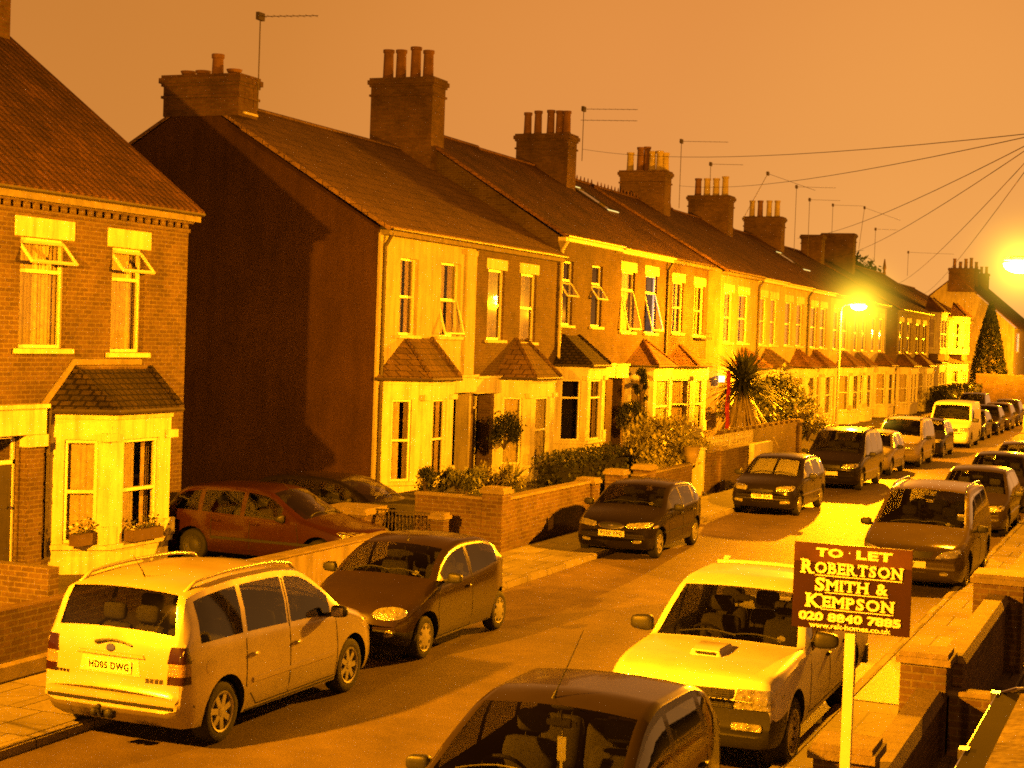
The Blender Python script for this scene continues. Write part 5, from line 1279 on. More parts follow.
# block F.. a little further forward
XB = -18.45
specs = [
 ('buff house whose side wall steps forward, behind the palm', 67.8, 74.4, 7.35, BUFF, 10.9, [(68.5, 69.9, 4.25, 6.42), (70.9, 72.7, 4.25, 6.42)], 'L', T_BROWN, 'half'),
 ('pale house right of the palm, two lintels under a dark downpipe', 74.4, 79.3, 7.32, PALE, 10.9, [(74.9, 76.2, 4.2, 6.42), (77.0, 78.4, 4.2, 6.42)], '', T_BROWN, 'net'),
 ('pale house with two closely set windows above the big bush', 79.3, 85.2, 7.28, PALE, 10.85, [(80.1, 81.7, 4.2, 6.38), (82.7, 84.2, 4.2, 6.38)], '', T_BROWN, 'net'),
 ('buff house just left of the lit lamp post', 85.2, 91.3, 7.24, BUFF, 10.8, [(86.1, 87.8, 4.15, 6.32), (88.6, 90.2, 4.15, 6.32)], '', T_SLATE, 'net'),
 ('pale house directly behind the lit lamp head', 91.3, 97.6, 7.2, PALE, 10.75, [(92.2, 93.8, 4.1, 6.28), (95.0, 96.6, 4.1, 6.28)], '', T_SLATE, 'net'),
 ('buff house right of the lit lamp head with dark porch glazing', 97.6, 103.6, 7.15, BUFF, 10.7, [(98.5, 100, 4.05, 6.2), (101.1, 102.6, 4.05, 6.2)], '', T_SLATE, 'half'),
 ('pale house, third from the far end of the eaves line', 103.6, 109.9, 7.1, PALE, 10.6, [(104.5, 106.1, 4.05, 6.2), (107.2, 108.8, 4.05, 6.2)], '', T_SLATE, 'net'),
]
for i, (lb, y0, y1, ze, wl, zr, ws, g, rm, bk) in enumerate(specs):
    r = house('terraced_house', lb, XB, y0, y1, ze, zr, -24.3, wl, rm, [W(a, b, c, d, lintel=.36, back=bk) for a, b, c, d in ws], [((y1 - 1.5) if i % 2 else (y0 + .4), (y1 - .4) if i % 2 else (y0 + 1.5), .1, 2.75)], g, gut=PIPE_L if i in (1, 2, 3) else PIPE_D, crest=i in (0, 1))
    if i % 2: ya, yb = y0 + .15, y0 + 4.1; dr = (y0 + 4.2, y1 - .05)
    else: ya, yb = y0 + 2.0, y1 - .15; dr = (y0 + .05, y0 + 1.9)
    bay(r, XB, ya, yb, .85, -.1, .6, 2.65, 3.15, 4.0, rm if i != 1 else T_BAY, (ya + yb) / 2 - .3, (ya + yb) / 2 + .3, backs=('net', 'half', 'net'))
    porch(r, XB, dr[0], dr[1], .1, 3.15, STONE, [(dr[0] + .4, dr[1] - .4)], wl)
    if i in (0, 2): downpipe(r, XB, y1 - .04, 2.9, ze - .1, PIPE_D, .055)
    if i == 0: chimney(r, -24.2, 74.6, 9.6, 12.3, 2.25, 1.05, [(-.8, 0, .9, 'buff'), (-.3, 0, 1.15, 'p'), (-.05, .25, 1.2, 'p'), (.3, 0, .95, 'buff'), (.7, -.1, .95, 'buff'), (.9, .2, .9, 'buff')], potr=.17)
    if i == 2: chimney(r, -23.9, 85.2, 9.5, 12.1, 2.25, 1.05, [(-.75, 0, .95, 'p'), (-.25, 0, .95, 'buff'), (.25, 0, .95, 'buff'), (.75, 0, 1.05, 'buff')], potr=.18)
    if i == 4: chimney(r, -23.9, 97.3, 9.4, 11.95, 2.3, 1.05, [(-.8, 0, 1.0, 'buff'), (-.3, 0, 1.0, 'p'), (.25, 0, 1.0, 'buff'), (.75, 0, 1.0, 'buff')], potr=.17)
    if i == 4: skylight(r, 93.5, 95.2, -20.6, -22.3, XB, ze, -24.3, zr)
    if i == 6: chimney(r, -23.6, 109.9, 9.0, 11.75, 1.4, 1.1, [], potr=.18); chimney(r, -23.5, 118.2, 9.0, 12.45, 2.3, 1.1, [], potr=.2)
for i, (lb, y0, y1) in enumerate((('brick house with a row of lintels, left of the two storey bays', 111.6, 119.0), ('brick house with paired narrow windows next to the first two storey bay', 119.0, 126.4))):
    r = house('terraced_house', lb, -18.0, y0, y1, 6.95, 10.3, -23.8, BR_RED, T_BROWN, [W(y0 + .9, y0 + 2.5, 4.0, 6.1, lintel=.34, back='dark'), W(y0 + 4.2, y0 + 5.8, 4.0, 6.1, lintel=.34, back='dark')], [], 'L' if i == 0 else '')
    bay(r, -18.0, y0 + .3, y0 + 5.4, .85, -.1, .6, 2.6, 3.1, 4.0, T_BROWN, y0 + 2, y0 + 3.4, backs=('net', 'net', 'net'))
    porch(r, -18.0, y0 + 5.5, y1 - .1, .1, 3.1, STONE, [(y0 + 5.8, y1 - .4)], BR_RED)
for i, (lb, y0, y1, zr) in enumerate((('house with a pale two storey bay and dark roof with a finial', 126.6, 141.0, 10.6), ('last terraced house with a pale two storey bay beside the cypress', 141.0, 157.5, 10.1))):
    r = house('terraced_house', lb, -18.6, y0, y1, 7.1, zr, -24.0, BR_RED, T_SLATE, [W(y1 - 4, y1 - 2.6, 4.1, 6.2, back='dark')], [], 'R' if i else 'R')
    for (za, zb_, zc, zd, zr_) in ((-.1, .6, 2.6, 3.3, 3.9), (4.0, 4.4, 6.7, 7.25, 8.4)):
        bay(r, -18.6, y0 + 1.0, y0 + 7.5, 1.1, za, zb_, zc, zd, zr_, T_SLATE, y0 + 3, y0 + 5.5, backs=('net', 'net', 'net'), cut=1.4)
    bm = BM(); box(bm, -18.59, -17.6, y0 + 2.2, y0 + 6.2, 3.3, 4.0); obj('bay_apron', bm, BR_RED, r, world=True)
    if i == 0:
        bm = BM(); lathe(bm, [(.16, 0), (.10, .3), (.16, .5), (.04, 1.3)], 8, 'z', (-24.0, y1 - .3, zr)); obj('finial', bm, POT, r, world=True)
# pale gabled house at the end of the view
r = house('gabled_house', 'pale gabled end house behind the cypress with a row of chimney pots', -16.4, 176.0, 204.0, 6.9, 12.3, -22.6, PALE, T_SLATE, [W(178.5, 181.5, 4.4, 6.4, back='lit')], [], 'L', group='houses at the end of the street')
chimney(r, -22.0, 176.4, 10.5, 13.0, 2.6, 1.0, [(-.8, 0, 1.0, 'p'), (-.2, 0, .5, 'p'), (.35, 0, 1.0, 'p'), (.9, 0, 1.1, 'p')], potr=.17)
for q in (186, 196): chimney(r, -22.6, q, 11, 13.4, 2.4, 1.0, [(-.8, 0, .8, 'p'), (-.2, 0, .8, 'p'), (.35, 0, .8, 'p'), (.9, 0, .8, 'p')], potr=.17)
# flat bay roof close to the camera on the right
t = thing('flat_bay_roof', 'lead covered flat bay roof with dark edge gutter at the bottom right corner', 'bay roof', (.4, 3.8, 0))
LEAD = plain('lead_sheet', (.24, .2, .16), .9, .4, 2.2, .12, bump=.5, bscale=7)
bm = BM(); box(bm, -.482, 1.3, 1.2, 5.98, 2.94, 2.985); obj('roof_sheet', bm, LEAD, t, world=True)
bm = BM(); box(bm, -.56, -.484, 1.2, 6.0, 2.88, 2.98); obj('edge_felt', bm, DARKROOM, t, world=True)
bm = BM(); tube(bm, [(-.565, 1.2, 2.965), (-.565, 6.05, 2.965)], .006, 6)
for y in (3.6, 5.05, 5.95): box(bm, -.58, -.55, y - .02, y + .03, 2.955, 2.985); 
tube(bm, [(-.565, 5.98, 2.97), (-.50, 6.02, 2.99), (-.45, 6.0, 3.0)], .008, 6); obj('edge_wire', bm, CHROME, t, world=True)
bm = BM(); box(bm, -.40, 1.25, 1.25, 5.9, .0, 2.9); obj('bay_wall', bm, BR_RED, t, world=True)
# ------------------------------------------------------------------ garden walls
COPE = plain('coping_stone', (0.20, 0.165, 0.13), .9, .25, 5, .15, bump=.4, bscale=30)
def gwall(label, x0, x1, y0, y1, h, mat=BR_WALL, cope=.05, piers=(), plinth=0, name='garden_wall', group='front garden walls', z0=-.15):
    t = thing(name, label, 'wall', ((x0 + x1) / 2, (y0 + y1) / 2, z0), 0, group)
    bm = BM(); box(bm, x0, x1, y0, y1, z0, h); obj('brickwork', bm, mat, t, world=True)
    if cope:
        bm = BM(); box(bm, x0 - .03, x1 + .03, y0 - .01, y1 + .01, h + .002, h + cope); bmesh.ops.bevel(bm, geom=bm.edges[:], offset=.012, segments=1, affect='EDGES'); obj('coping', bm, COPE if cope < .08 else mat, t, world=True)
    for (x, y, s, hh) in piers:
        bm = BM(); s2 = s / 2 - .002; box(bm, x - s2, x + s2, y - s2, y + s2, z0, hh - .12); p = obj('pier', bm, mat, t, world=True)
        bm = BM(); s2 = s / 2 + .04; box(bm, x - s2, x + s2, y - s2, y + s2, hh - .118, hh - .05); box(bm, x - s2 + .03, x + s2 - .03, y - s2 + .03, y + s2 - .03, hh - .05, hh); obj('pier_cap', bm, COPE, p, world=True)
    if plinth:
        bm = BM(); box(bm, x1 + .002, x1 + .12, y0, y1, .02, plinth); bmesh.ops.bevel(bm, geom=bm.edges[:], offset=.02, segments=1, affect='EDGES'); obj('plinth', bm, COPE, t, world=True)
    return t
gwall('dark brick front wall at the left edge, beside the silver people carrier', -12.65, -12.42, 8.0, 18.3, .82, BR_WALL, .0, plinth=.22)
gwall('pale brick division wall running from the left edge to the near bay', -17.3, -14.6, 18.6, 18.83, .70, BR_NEAR, 0)
gwall('low rendered front wall between the silver people carrier and the small dark hatchback', -12.7, -12.45, 18.9, 25.2, .70, BUFF, .04)
t = gwall('low wall with a wrought iron panel in front of the black forecourt car', -15.6, -12.9, 27.55, 27.72, .42, BR_WALL, 0, [(-15.5, 27.63, .26, .86), (-14.55, 27.63, .9, .84), (-12.75, 27.63, .26, .84)])
bm = BM()
for i in range(15):
    x = -14.05 + i * .075; tube(bm, [(x, 27.63, .42), (x, 27.63, .80)], .010, 5)
    if i % 2 == 0:
        pts = [(x + .05 * math.cos(a), 27.62, .64 + .07 * math.sin(a)) for a in [2 * PI * k / 8 for k in range(9)]]; tube(bm, pts, .008, 4)
box(bm, -14.1, -12.9, 27.615, 27.645, .79, .82); obj('iron_panel', bm, PIPE_D, t, world=True)
gwall('brick corner wall with a pier, catching the shadow of the black hatchback', -12.02, -11.80, 28.4, 33.3, 1.05, BR_WALL, .06, [(-11.95, 28.42, .42, 1.32), (-11.92, 33.5, .40, 1.16)])
gwall('brick side wall behind the small dark hatchback, end of the drive', -13.6, -12.2, 28.3, 28.52, 1.06, BR_WALL, .06)
gwall('pair of brick gate piers with flat caps before the hedge', -12.05, -11.85, 36.9, 41.4, .95, BR_WALL, .05, [(-11.95, 35.5, .42, 1.22), (-11.95, 37.6, .44, 1.20)])
gwall('brick wall with a white gate post next to the round shrub', -12.05, -11.85, 43.2, 48.5, 1.18, BR_WALL, .05, [(-11.95, 44.0, .5, 1.34)])
t = thing('gate_post', 'white painted gate post standing against the brick wall', 'gate post', (-11.95, 42.3, .02)); bm = BM(); box(bm, -.16, .16, -.10, .10, 0, 1.30); bmesh.ops.bevel(bm, geom=bm.edges[:], offset=.01, segments=1, affect='EDGES'); obj('post', bm, STONE, t); bm = BM(); box(bm, -.19, .19, -.13, .13, 1.302, 1.36); obj('cap', bm, STONE, t)
t = thing('wall_panel', 'white painted wall panel under a spiked white rail', 'wall panel', (-12.0, 46.4, .02)); bm = BM(); box(bm, -.06, .10, -.05, 2.3, .35, 1.22); obj('panel', bm, STONE, t)
for o in (t,): o.location = (-11.75, 47.3, .02)
t = thing('picket_rail', 'spiked white rail running behind the white wall panel', 'railing', (-12.4, 45.0, .02)); bm = BM(); box(bm, -.02, .02, -.6, 5.0, 1.30, 1.36)
for i in range(30):
    y = -.55 + i * .19; prism(bm, [(-.012, y - .03, 1.10), (-.012, y + .03, 1.10), (-.012, y + .03, 1.46), (-.012, y, 1.52), (-.012, y - .03, 1.46)], (.02, 0, 0))
for y in (-.55, 2.2, 4.9): box(bm, -.03, .03, y - .03, y + .03, 0, 1.36)
obj('rail', bm, STONE, t)
t = gwall('long brick wall with a notched top in front of the palm and the big bush', -13.3, -13.05, 48.8, 59.5, 1.40, BR_WALL, 0, [(-13.17, 59.6, .4, 1.5)])
for i in range(13): bm = BM(); box(bm, -13.29, -13.06, 49.0 + i * .8, 49.38 + i * .8, 1.402, 1.50); obj('merlon', bm, BR_WALL, t, world=True)
for i, (y0, y1, lb) in enumerate(((62.5, 69, 'low brick wall beyond the lamp post'), (72, 80, 'low brick wall beside the pale estate car'), (84, 95, 'low brick wall beside the white van'), (100, 112, 'low brick wall at the far end of the left pavement'))): gwall(lb, -12.15, -11.95, y0, y1, .9, BR_WALL, .05)
gwall('long dark wall across the far end of the forecourts', -17.0, -12.5, 149.0, 149.3, 2.3, BR_WALL, .05, group='walls at the street end')
# right hand side
t = gwall('near right garden wall sloping between two capped piers', -2.35, -2.12, 13.4, 16.7, .62, BR_WALL, 0, [(-2.38, 13.15, .46, 1.02), (-2.30, 16.95, .46, 1.14)])
bm = BM(); prism(bm, [(-2.40, 13.42, .622), (-2.07, 13.42, .622), (-2.12, 13.42, .72), (-2.35, 13.42, .72)], (0, 3.26, .06)); obj('sloped_coping', bm, COPE, t, world=True)
t = gwall('taller right garden wall rising to the big square pier', -2.20, -1.97, 17.2, 21.6, .98, BR_WALL, 0, [(-2.08, 21.95, .62, 1.34)])
bm = BM(); prism(bm, [(-2.24, 17.2, .982), (-1.93, 17.2, .982), (-1.98, 17.2, 1.06), (-2.19, 17.2, 1.06)], (0, 4.4, .04)); obj('sloped_coping', bm, COPE, t, world=True)
gwall('low right division wall running back from the middle pier', -2.05, 1.5, 16.85, 17.05, .70, BR_WALL, .06)
gwall('right garden wall beyond the big square pier', -2.2, -1.97, 24.0, 60, 1.0, BR_WALL, .06)
# letting board
t = thing('letting_board', 'dark red TO LET board on a white post, in front of the white pick-up', 'sign', (-2.0, 11.0, .045))
bm = BM(); box(bm, -.034, .034, -.025, .025, 0, 2.30); obj('post', bm, plain('post_white', (.72, .70, .64), .6, .1, 4), t)
bm = BM(); box(bm, -.395, .395, -.045, -.030, 2.232, 2.812); o = obj('board', bm, plain('board_maroon', (.032, .010, .007), .35, .25, 2.0, .4), t)
bm = BM(); box(bm, -.394, .394, -.0475, -.0455, 2.682, 2.811); obj('header_band', bm, plain('board_band', (.085, .034, .018), .35, .35, 2.5, .4), o)
INK = plain('sign_lettering', (.78, .76, .70), .6, .05, 60)
def put(bm2, x, z, name='lettering', dy=-.0488):
    M = Matrix(((1, 0, 0, x), (0, 0, -1, dy), (0, 1, 0, z), (0, 0, 0, 1))); bmesh.ops.transform(bm2, matrix=M, verts=bm2.verts)
    return obj(name, bm2, INK, o)
def ext(b): return max(v.co.x for v in b.verts) - min(v.co.x for v in b.verts)
def line(s, width, height, x, z, bold, dy=-.0488, spacing=1.0):
    b = text_mesh(s, height / .72, bold, spacing=spacing); xs = [v.co.x for v in b.verts]; zs = [v.co.y for v in b.verts]
    kx = width / (max(xs) - min(xs)); kz = height / (max(zs) - min(zs)); cx, cz = (max(xs) + min(xs)) / 2, (max(zs) + min(zs)) / 2
    for v in b.verts: v.co = Vector(((v.co.x - cx) * kx, (v.co.y - cz) * kz, 0))
    return put(b, x, z, dy=dy)
line('TO', .185, .062, -.155, 2.752, .005, spacing=1.1); line('LET', .24, .062, .145, 2.752, .005, spacing=1.15)
bm = BM(); prism(bm, [(.0 + .006 * math.cos(a) - .020, -.0476, 2.760 + .006 * math.sin(a)) for a in [2 * PI * k / 10 for k in range(10)]], (0, -.0012, 0)); obj('lettering', bm, INK, o)
SERIF = {'R': ['bl', 'tl-', 'br'], 'B': ['bl-', 'tl-'], 'E': ['bl-', 'tl-', 'rv'], 'T': ['bm', 'tv'], 'N': ['tl-', 'bl', 'tr'], 'M': ['tl-', 'bl', 'br', 'tr-'], 'I': ['bm', 'tm'], 'H': ['tl', 'bl', 'tr', 'br'], 'K': ['tl', 'bl', 'tr', 'br'], 'P': ['bl', 'tl-'], 'S': ['sv'], 'O': [], '&': []}
def slab(word, x0, x1, z, h, first):
    """slab serif line: every glyph placed by itself, serifs set 1 mm proud"""
    gl = []; big = first; tot = 0; gap = h * .13
    for i, ch in enumerate(word):
        hh = h * (big if i == 0 else 1.0)
        if ch == ' ': gl.append((None, hh * .5, hh)); tot += hh * .5; continue
        b = text_mesh(ch, hh / .72, hh * .06); xs = [v.co.x for v in b.verts]; zs = [v.co.y for v in b.verts]
        w = (max(xs) - min(xs)); kz = hh / (max(zs) - min(zs)); 
        for v in b.verts: v.co = Vector((v.co.x - min(xs), (v.co.y - min(zs)) * kz, 0))
        if ch == 'I': w = max(w, hh * .22)
        gl.append((b, w, hh)); tot += w + gap
    k = (x1 - x0) / (tot - gap); x = x0; base = z - h / 2; allb = BM()
    for ch, (b, w, hh) in zip(word, gl):
        if b is None: x += w * k; continue
        zb = base if hh == h else base - (hh - h) * .35
        for v in b.verts: v.co = Vector((x + v.co.x * k, zb + v.co.y, 0))
        me = bpy.data.meshes.new('t'); b.to_mesh(me); b.free(); allb.from_mesh(me); bpy.data.meshes.remove(me)
        s, st, q = hh * .13, hh * .22 * k, hh * .10
        def bar(xa, xb, za, zc): box(allb, xa, xb, za, zc, .0006, .0012)
        def bar2(xa, xb, za, zc):
            vs = [allb.verts.new((xx, zz, .0012)) for xx, zz in ((xa, za), (xb, za), (xb, zc), (xa, zc))]; allb.faces.new(vs)
        for m in SERIF.get(ch, []):
            t_, b_ = zb + hh, zb; xr = x + w * k
            if m == 'bl': bar2(x - q, x + st + q, b_, b_ + s)
            if m == 'bl-': bar2(x - q, x + st, b_, b_ + s)
            if m == 'tl': bar2(x - q, x + st + q, t_ - s, t_)
            if m == 'tl-': bar2(x - q, x + st, t_ - s, t_)
            if m == 'br': bar2(xr - st - q, xr + q, b_, b_ + s)
            if m == 'tr': bar2(xr - st - q, xr + q, t_ - s, t_)
            if m == 'tr-': bar2(xr - st, xr + q, t_ - s, t_)
            if m in ('bm', 'tm'): bar2(x + w * k / 2 - st / 2 - q * 1.2, x + w * k / 2 + st / 2 + q * 1.2, *((b_, b_ + s) if m == 'bm' else (t_ - s, t_)))
            if m == 'tv': bar2(x - .001, x + s, t_ - hh * .32, t_); bar2(xr - s, xr + .001, t_ - hh * .32, t_)
            if m == 'rv': bar2(xr - s, xr + .002, t_ - hh * .30, t_); bar2(xr - s, xr + .002, b_, b_ + hh * .32)
            if m == 'sv': bar2(xr - s * 1.2, xr, t_ - hh * .32, t_ - hh * .02); bar2(x, x + s * 1.2, b_ + hh * .02, b_ + hh * .32)
        x += (w + gap) * k / 1.0
    return put(allb, 0, 0)
slab('ROBERTSON', -.340, .335, 2.648, .080, 1.22); slab('SMITH &', -.245, .245, 2.533, .078, 1.22); slab('KEMPSON', -.300, .285, 2.420, .080, 1.22)
bm = BM()
for (xa, xb, z) in ((-.245, .335, 2.596), (-.175, .245, 2.482), (-.20, .285, 2.368)):
    box(bm, xa, xb, -.0488, -.0478, z - .004, z + .004)
obj('underline', bm, INK, o)
line('020', .17, .062, -.265, 2.316, .005); line('8840', .235, .062, -.035, 2.316, .005); line('7885', .225, .062, .225, 2.316, .005)
line('www.rsk-homes.co.uk', .55, .038, 0.0, 2.258, .0022)
# ------------------------------------------------------------------ street lamps, wires, aerials
LAMPC = (1.0, .312, .002)
POLE = plain('lamp_post_paint', (0.42, 0.40, 0.36), .5, .2, 5, .4)
BULB = emit('sodium_lamp', (1.0, .80, .40), 40.0)
def haze_mat(R):  # volume emission imitating lens bloom round the lantern, no mist there
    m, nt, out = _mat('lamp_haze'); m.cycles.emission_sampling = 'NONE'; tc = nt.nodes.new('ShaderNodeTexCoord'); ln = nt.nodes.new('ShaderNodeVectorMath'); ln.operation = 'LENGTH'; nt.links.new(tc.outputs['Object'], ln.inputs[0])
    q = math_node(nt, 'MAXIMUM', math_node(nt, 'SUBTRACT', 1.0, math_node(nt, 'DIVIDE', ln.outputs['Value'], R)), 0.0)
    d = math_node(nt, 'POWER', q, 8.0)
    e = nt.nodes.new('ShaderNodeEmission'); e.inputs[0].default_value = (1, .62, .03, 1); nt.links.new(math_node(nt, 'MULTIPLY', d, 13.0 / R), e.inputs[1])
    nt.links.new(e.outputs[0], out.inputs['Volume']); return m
def street_lamp(label, x, y, side, power, h=5.85, haze=0):
    t = thing('street_lamp', label, 'street lamp', (x, y, .1), 0, 'sodium street lamps')
    bm = BM(); lathe(bm, [(.10, 0), (.10, 1.1), (.085, 1.2), (.055, 1.3), (.045, h - .35)], 12, 'z'); 
    obj('post', bm, POLE, t, smooth=True, angle=40)
    bm = BM(); tube(bm, [(0, 0, h - .37), (side * .04, 0, h - .2), (side * .16, 0, h - .10), (side * .42, 0, h - .07)], .03, 8); obj('arm', bm, POLE, t, smooth=True)
    bm = BM(); bmesh.ops.create_cube(bm, size=1.0); bmesh.ops.bevel(bm, geom=bm.edges[:], offset=.2, segments=3, affect='EDGES')
    for v in bm.verts: v.co = Vector((side * .66 + v.co.x * .62, v.co.y * .24, h - .04 + v.co.z * .10))
    obj('canopy', bm, POLE, t, smooth=True, angle=50)
    bm = BM(); bmesh.ops.create_uvsphere(bm, u_segments=16, v_segments=10, radius=1.0)
    for v in bm.verts: v.co = Vector((side * .68 + v.co.x * .30, v.co.y * .17, h - .13 + v.co.z * (.17 if v.co.z < 0 else .03)))
    b = obj('lamp_bowl', bm, BULB, t, smooth=True)
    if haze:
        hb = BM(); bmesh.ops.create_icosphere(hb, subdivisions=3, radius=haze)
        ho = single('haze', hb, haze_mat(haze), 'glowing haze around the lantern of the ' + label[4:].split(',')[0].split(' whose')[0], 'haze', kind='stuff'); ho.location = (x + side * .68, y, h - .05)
    li = bpy.data.lights.new('sodium_light', 'POINT'); li.energy = power; li.color = LAMPC; li.shadow_soft_size = .12
    li.use_nodes = True; nt = li.node_tree; nt.nodes.clear(); out = nt.nodes.new('ShaderNodeOutputLight'); em = nt.nodes.new('ShaderNodeEmission')
    tc = nt.nodes.new('ShaderNodeTexCoord'); sp = nt.nodes.new('ShaderNodeSeparateXYZ'); nt.links.new(tc.outputs['Normal'], sp.inputs[0])
    # broad road-lantern distribution: little straight down, most towards 60..95 degrees, cut off by the canopy above
    n = nt.nodes.new('ShaderNodeValToRGB'); e = n.color_ramp.elements
    st = [(0.0, .11), (.18, .28), (.32, .8), (.44, 1.0), (.52, .9), (.62, .45), (.80, .15)]
    while len(e) < len(st): e.new(.5)
    for i, (p, v) in enumerate(st): e[i].position = p; e[i].color = (v, v, v, 1)
    nt.links.new(math_node(nt, 'MULTIPLY_ADD', sp.outputs[2], LZ * .5, .5), n.inputs[0])
    nt.links.new(n.outputs[0], em.inputs[1]); nt.links.new(em.outputs[0], out.inputs[0])
    lo = bpy.data.objects.new('sodium_light', li); COL.objects.link(lo); lo.parent = t; lo.location = (side * .68, 0, h - .40)
    return t
LZ = 1.0
PW = 50000
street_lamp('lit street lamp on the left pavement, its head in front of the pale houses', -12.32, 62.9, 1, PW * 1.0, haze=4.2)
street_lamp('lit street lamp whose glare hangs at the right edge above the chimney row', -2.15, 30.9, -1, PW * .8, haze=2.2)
street_lamp('lit street lamp on the left pavement, nearer than the silver people carrier', -12.5, 6.6, 1, PW * 1.1)
street_lamp('lit street lamp on the right pavement, well before the first garden pier', -1.95, -22.0, -1, PW * .18)
street_lamp('lit street lamp far off on the right pavement', -1.95, 91.0, -1, PW * .7)
street_lamp('small lit street lamp at the far end of the left pavement', -11.4, 143.0, -1, PW * 1.0)  # added past the frame edge to brighten the far bays
street_lamp('lit street lamp beyond the last parked cars, lighting the end gable', -8.0, 164.0, -1, PW * .9)  # added past the frame edge to brighten the end gable
t = thing('telegraph_pole', 'wooden telegraph pole on the right pavement carrying the fanned wires', 'telegraph pole', (-1.9, 25.0, .1)); bm = BM(); lathe(bm, [(.14, 0), (.10, 7.6)], 10, 'z'); obj('pole', bm, plain('creosote_pole', (.06, .045, .035), .9, .3, 4, .1), t, smooth=True, angle=50)
bm = BM(); lathe(bm, [(.12, 7.3), (.16, 7.33), (.16, 7.4), (.12, 7.42)], 10, 'z'); obj('terminal_box', bm, PIPE_D, t)
WIRE = plain('wire_black', (.03, .02, .012), .95, .1, 4, 0.0)
top = Vector((-1.9, 25.0, 7.45))
for i, (e, lb) in enumerate((((-23.0, 62.5, 11.9), 'uppermost telephone wire, running to the chimney with five pots'), ((-22.8, 75.5, 11.7), 'second telephone wire, running to the chimney with buff pots'), ((-19.2, 85.5, 9.9), 'third telephone wire, sloping to the roofs behind the thin aerials'), ((-19.4, 97.0, 9.6), 'fourth telephone wire, sloping down past the farther chimney'), ((-18.3, 112.0, 8.6), 'fifth telephone wire, sloping steeply to the broad plain stack'), ((-18.0, 123.0, 8.4), 'lowest telephone wire, sloping steeply to the far aerials'))):
    e = Vector(e); bm = BM(); n = 16; pts = []
    for k in range(n + 1):
        u = k / n; p = top.lerp(e, u); p.z -= 4 * u * (1 - u) * .35; pts.append(p)
    tube(bm, pts, .007, 6); single('telephone_wire', bm, WIRE, lb, 'wire', 'telephone wires fanning from the pole')
AL = plain('aerial_metal', (.10, .08, .06), .5, .2, 5, .5, .4)
def aerial(label, x, y, z, h, boom, lean=0, yaw=0, n=9, two=False):
    t = thing('tv_aerial', label, 'aerial', (x, y, z), 0, 'television aerials on the chimneys')
    bm = BM(); topv = Vector((lean, 0, h)); tube(bm, [(0, 0, 0), topv], .016, 6); obj('mast', bm, AL, t)
    for q in ((0,) if not two else (0, -.45)):
        d = Vector((math.cos(yaw), math.sin(yaw), -.03 if not lean else -.35)); bm = BM(); o = topv + Vector((0, 0, q))
        tube(bm, [o - d * .12, o + d * boom], .010, 5)
        up = Vector((-d.y, d.x, 0))
        for k in range(n):
            c = o + d * boom * (k + .5) / n; tube(bm, [c - up * .16, c + up * .16], .006, 4)
        box(bm, o.x - .05, o.x + .05, o.y - .15, o.y + .15, o.z - .1, o.z + .1) if q == 0 else None
        obj('boom', bm, AL, t)
aerial('tall aerial beside the low stack of the cream end house', -23.1, 37.6, 10.0, 2.45, 1.75)
aerial('aerial with two booms beside the five pot stack', -22.95, 62.3, 11.4, 2.1, 2.3, two=True)
aerial('aerial with a long mast right of the first buff pot stack', -22.7, 75.3, 10.6, 3.2, 2.3)
aerial('aerial standing among the pots of the second buff stack', -24.2, 85.9, 12.2, 1.7, 1.8)
aerial('leaning aerial right of the second buff stack', -22.4, 86.2, 10.9, 2.5, 2.6, lean=1.3)
aerial('thin tall aerial right of the third pot stack', -22.3, 98.5, 10.0, 3.9, 2.4)
aerial('second thin aerial right of the third pot stack', -21.9, 100.5, 9.8, 3.5, 1.9)
aerial('aerial on the broad plain stack', -24.0, 118.0, 12.4, 2.1, 2.2)
aerial('leaning aerial right of the broad plain stack', -22.2, 119.0, 11.4, 3.0, 2.6, lean=.3)
aerial('small aerial right of the leaning one', -21.4, 121.0, 10.6, 2.4, 1.6)
aerial('distant low aerial over the far roof ridge', -21.0, 134.0, 10.2, 1.9, 3.6)
# ------------------------------------------------------------------ planting
LEAF = leaf('leaf_shrub', (.13, .14, .055)); LEAFD = leaf('leaf_dark', (.05, .058, .025)); LEAFB = leaf('leaf_bright', (.26, .25, .12)); BARK = plain('bark', (.07, .055, .04), .95, .4, 8, .1)
def leaves(bm, pts, n, s, aspect=.45, mi=0, up=.2):
    for i in range(n):
        c = random.choice(pts); c = Vector(c[0]) + Vector((random.gauss(0, 1), random.gauss(0, 1), random.gauss(0, 1))) * c[1] * .55
        d = Vector((random.uniform(-1, 1), random.uniform(-1, 1), random.uniform(-1, 1) + up)).normalized(); _, a, b = frame_axes(d); k = s * random.uniform(.6, 1.35)
        quad(bm, c - d * k, c + a * k * aspect, c + d * k, c - a * k * aspect, mi=mi)
def shrub(name, label, x, y, z, rx, ry, rz, n, s, mat=None, cat='shrub', trunk=.3, lob=14, group=None, aspect=.45):
    t = thing(name, label, cat, (x, y, z), 0, group); bm = BM(); pts = []
    for i in range(lob):
        a = random.uniform(0, 2 * PI); u = random.uniform(-.6, 1); q = math.sqrt(1 - min(1, u * u)) * random.uniform(.5, 1)
        pts.append(((rx * q * math.cos(a), ry * q * math.sin(a), trunk + rz * (1 + u * .95)), min(rx, rz) * random.uniform(.28, .5)))
    leaves(bm, pts, n, s, aspect); obj('foliage', bm, mat or LEAF, t)
    bm = BM()
    for i in range(5):
        p = random.choice(pts)[0]; tube(bm, [(0, 0, 0), (p[0] * .3, p[1] * .3, p[2] * .5), p], [.035, .025, .008], 5)
    obj('stem', bm, BARK, t)
    return t
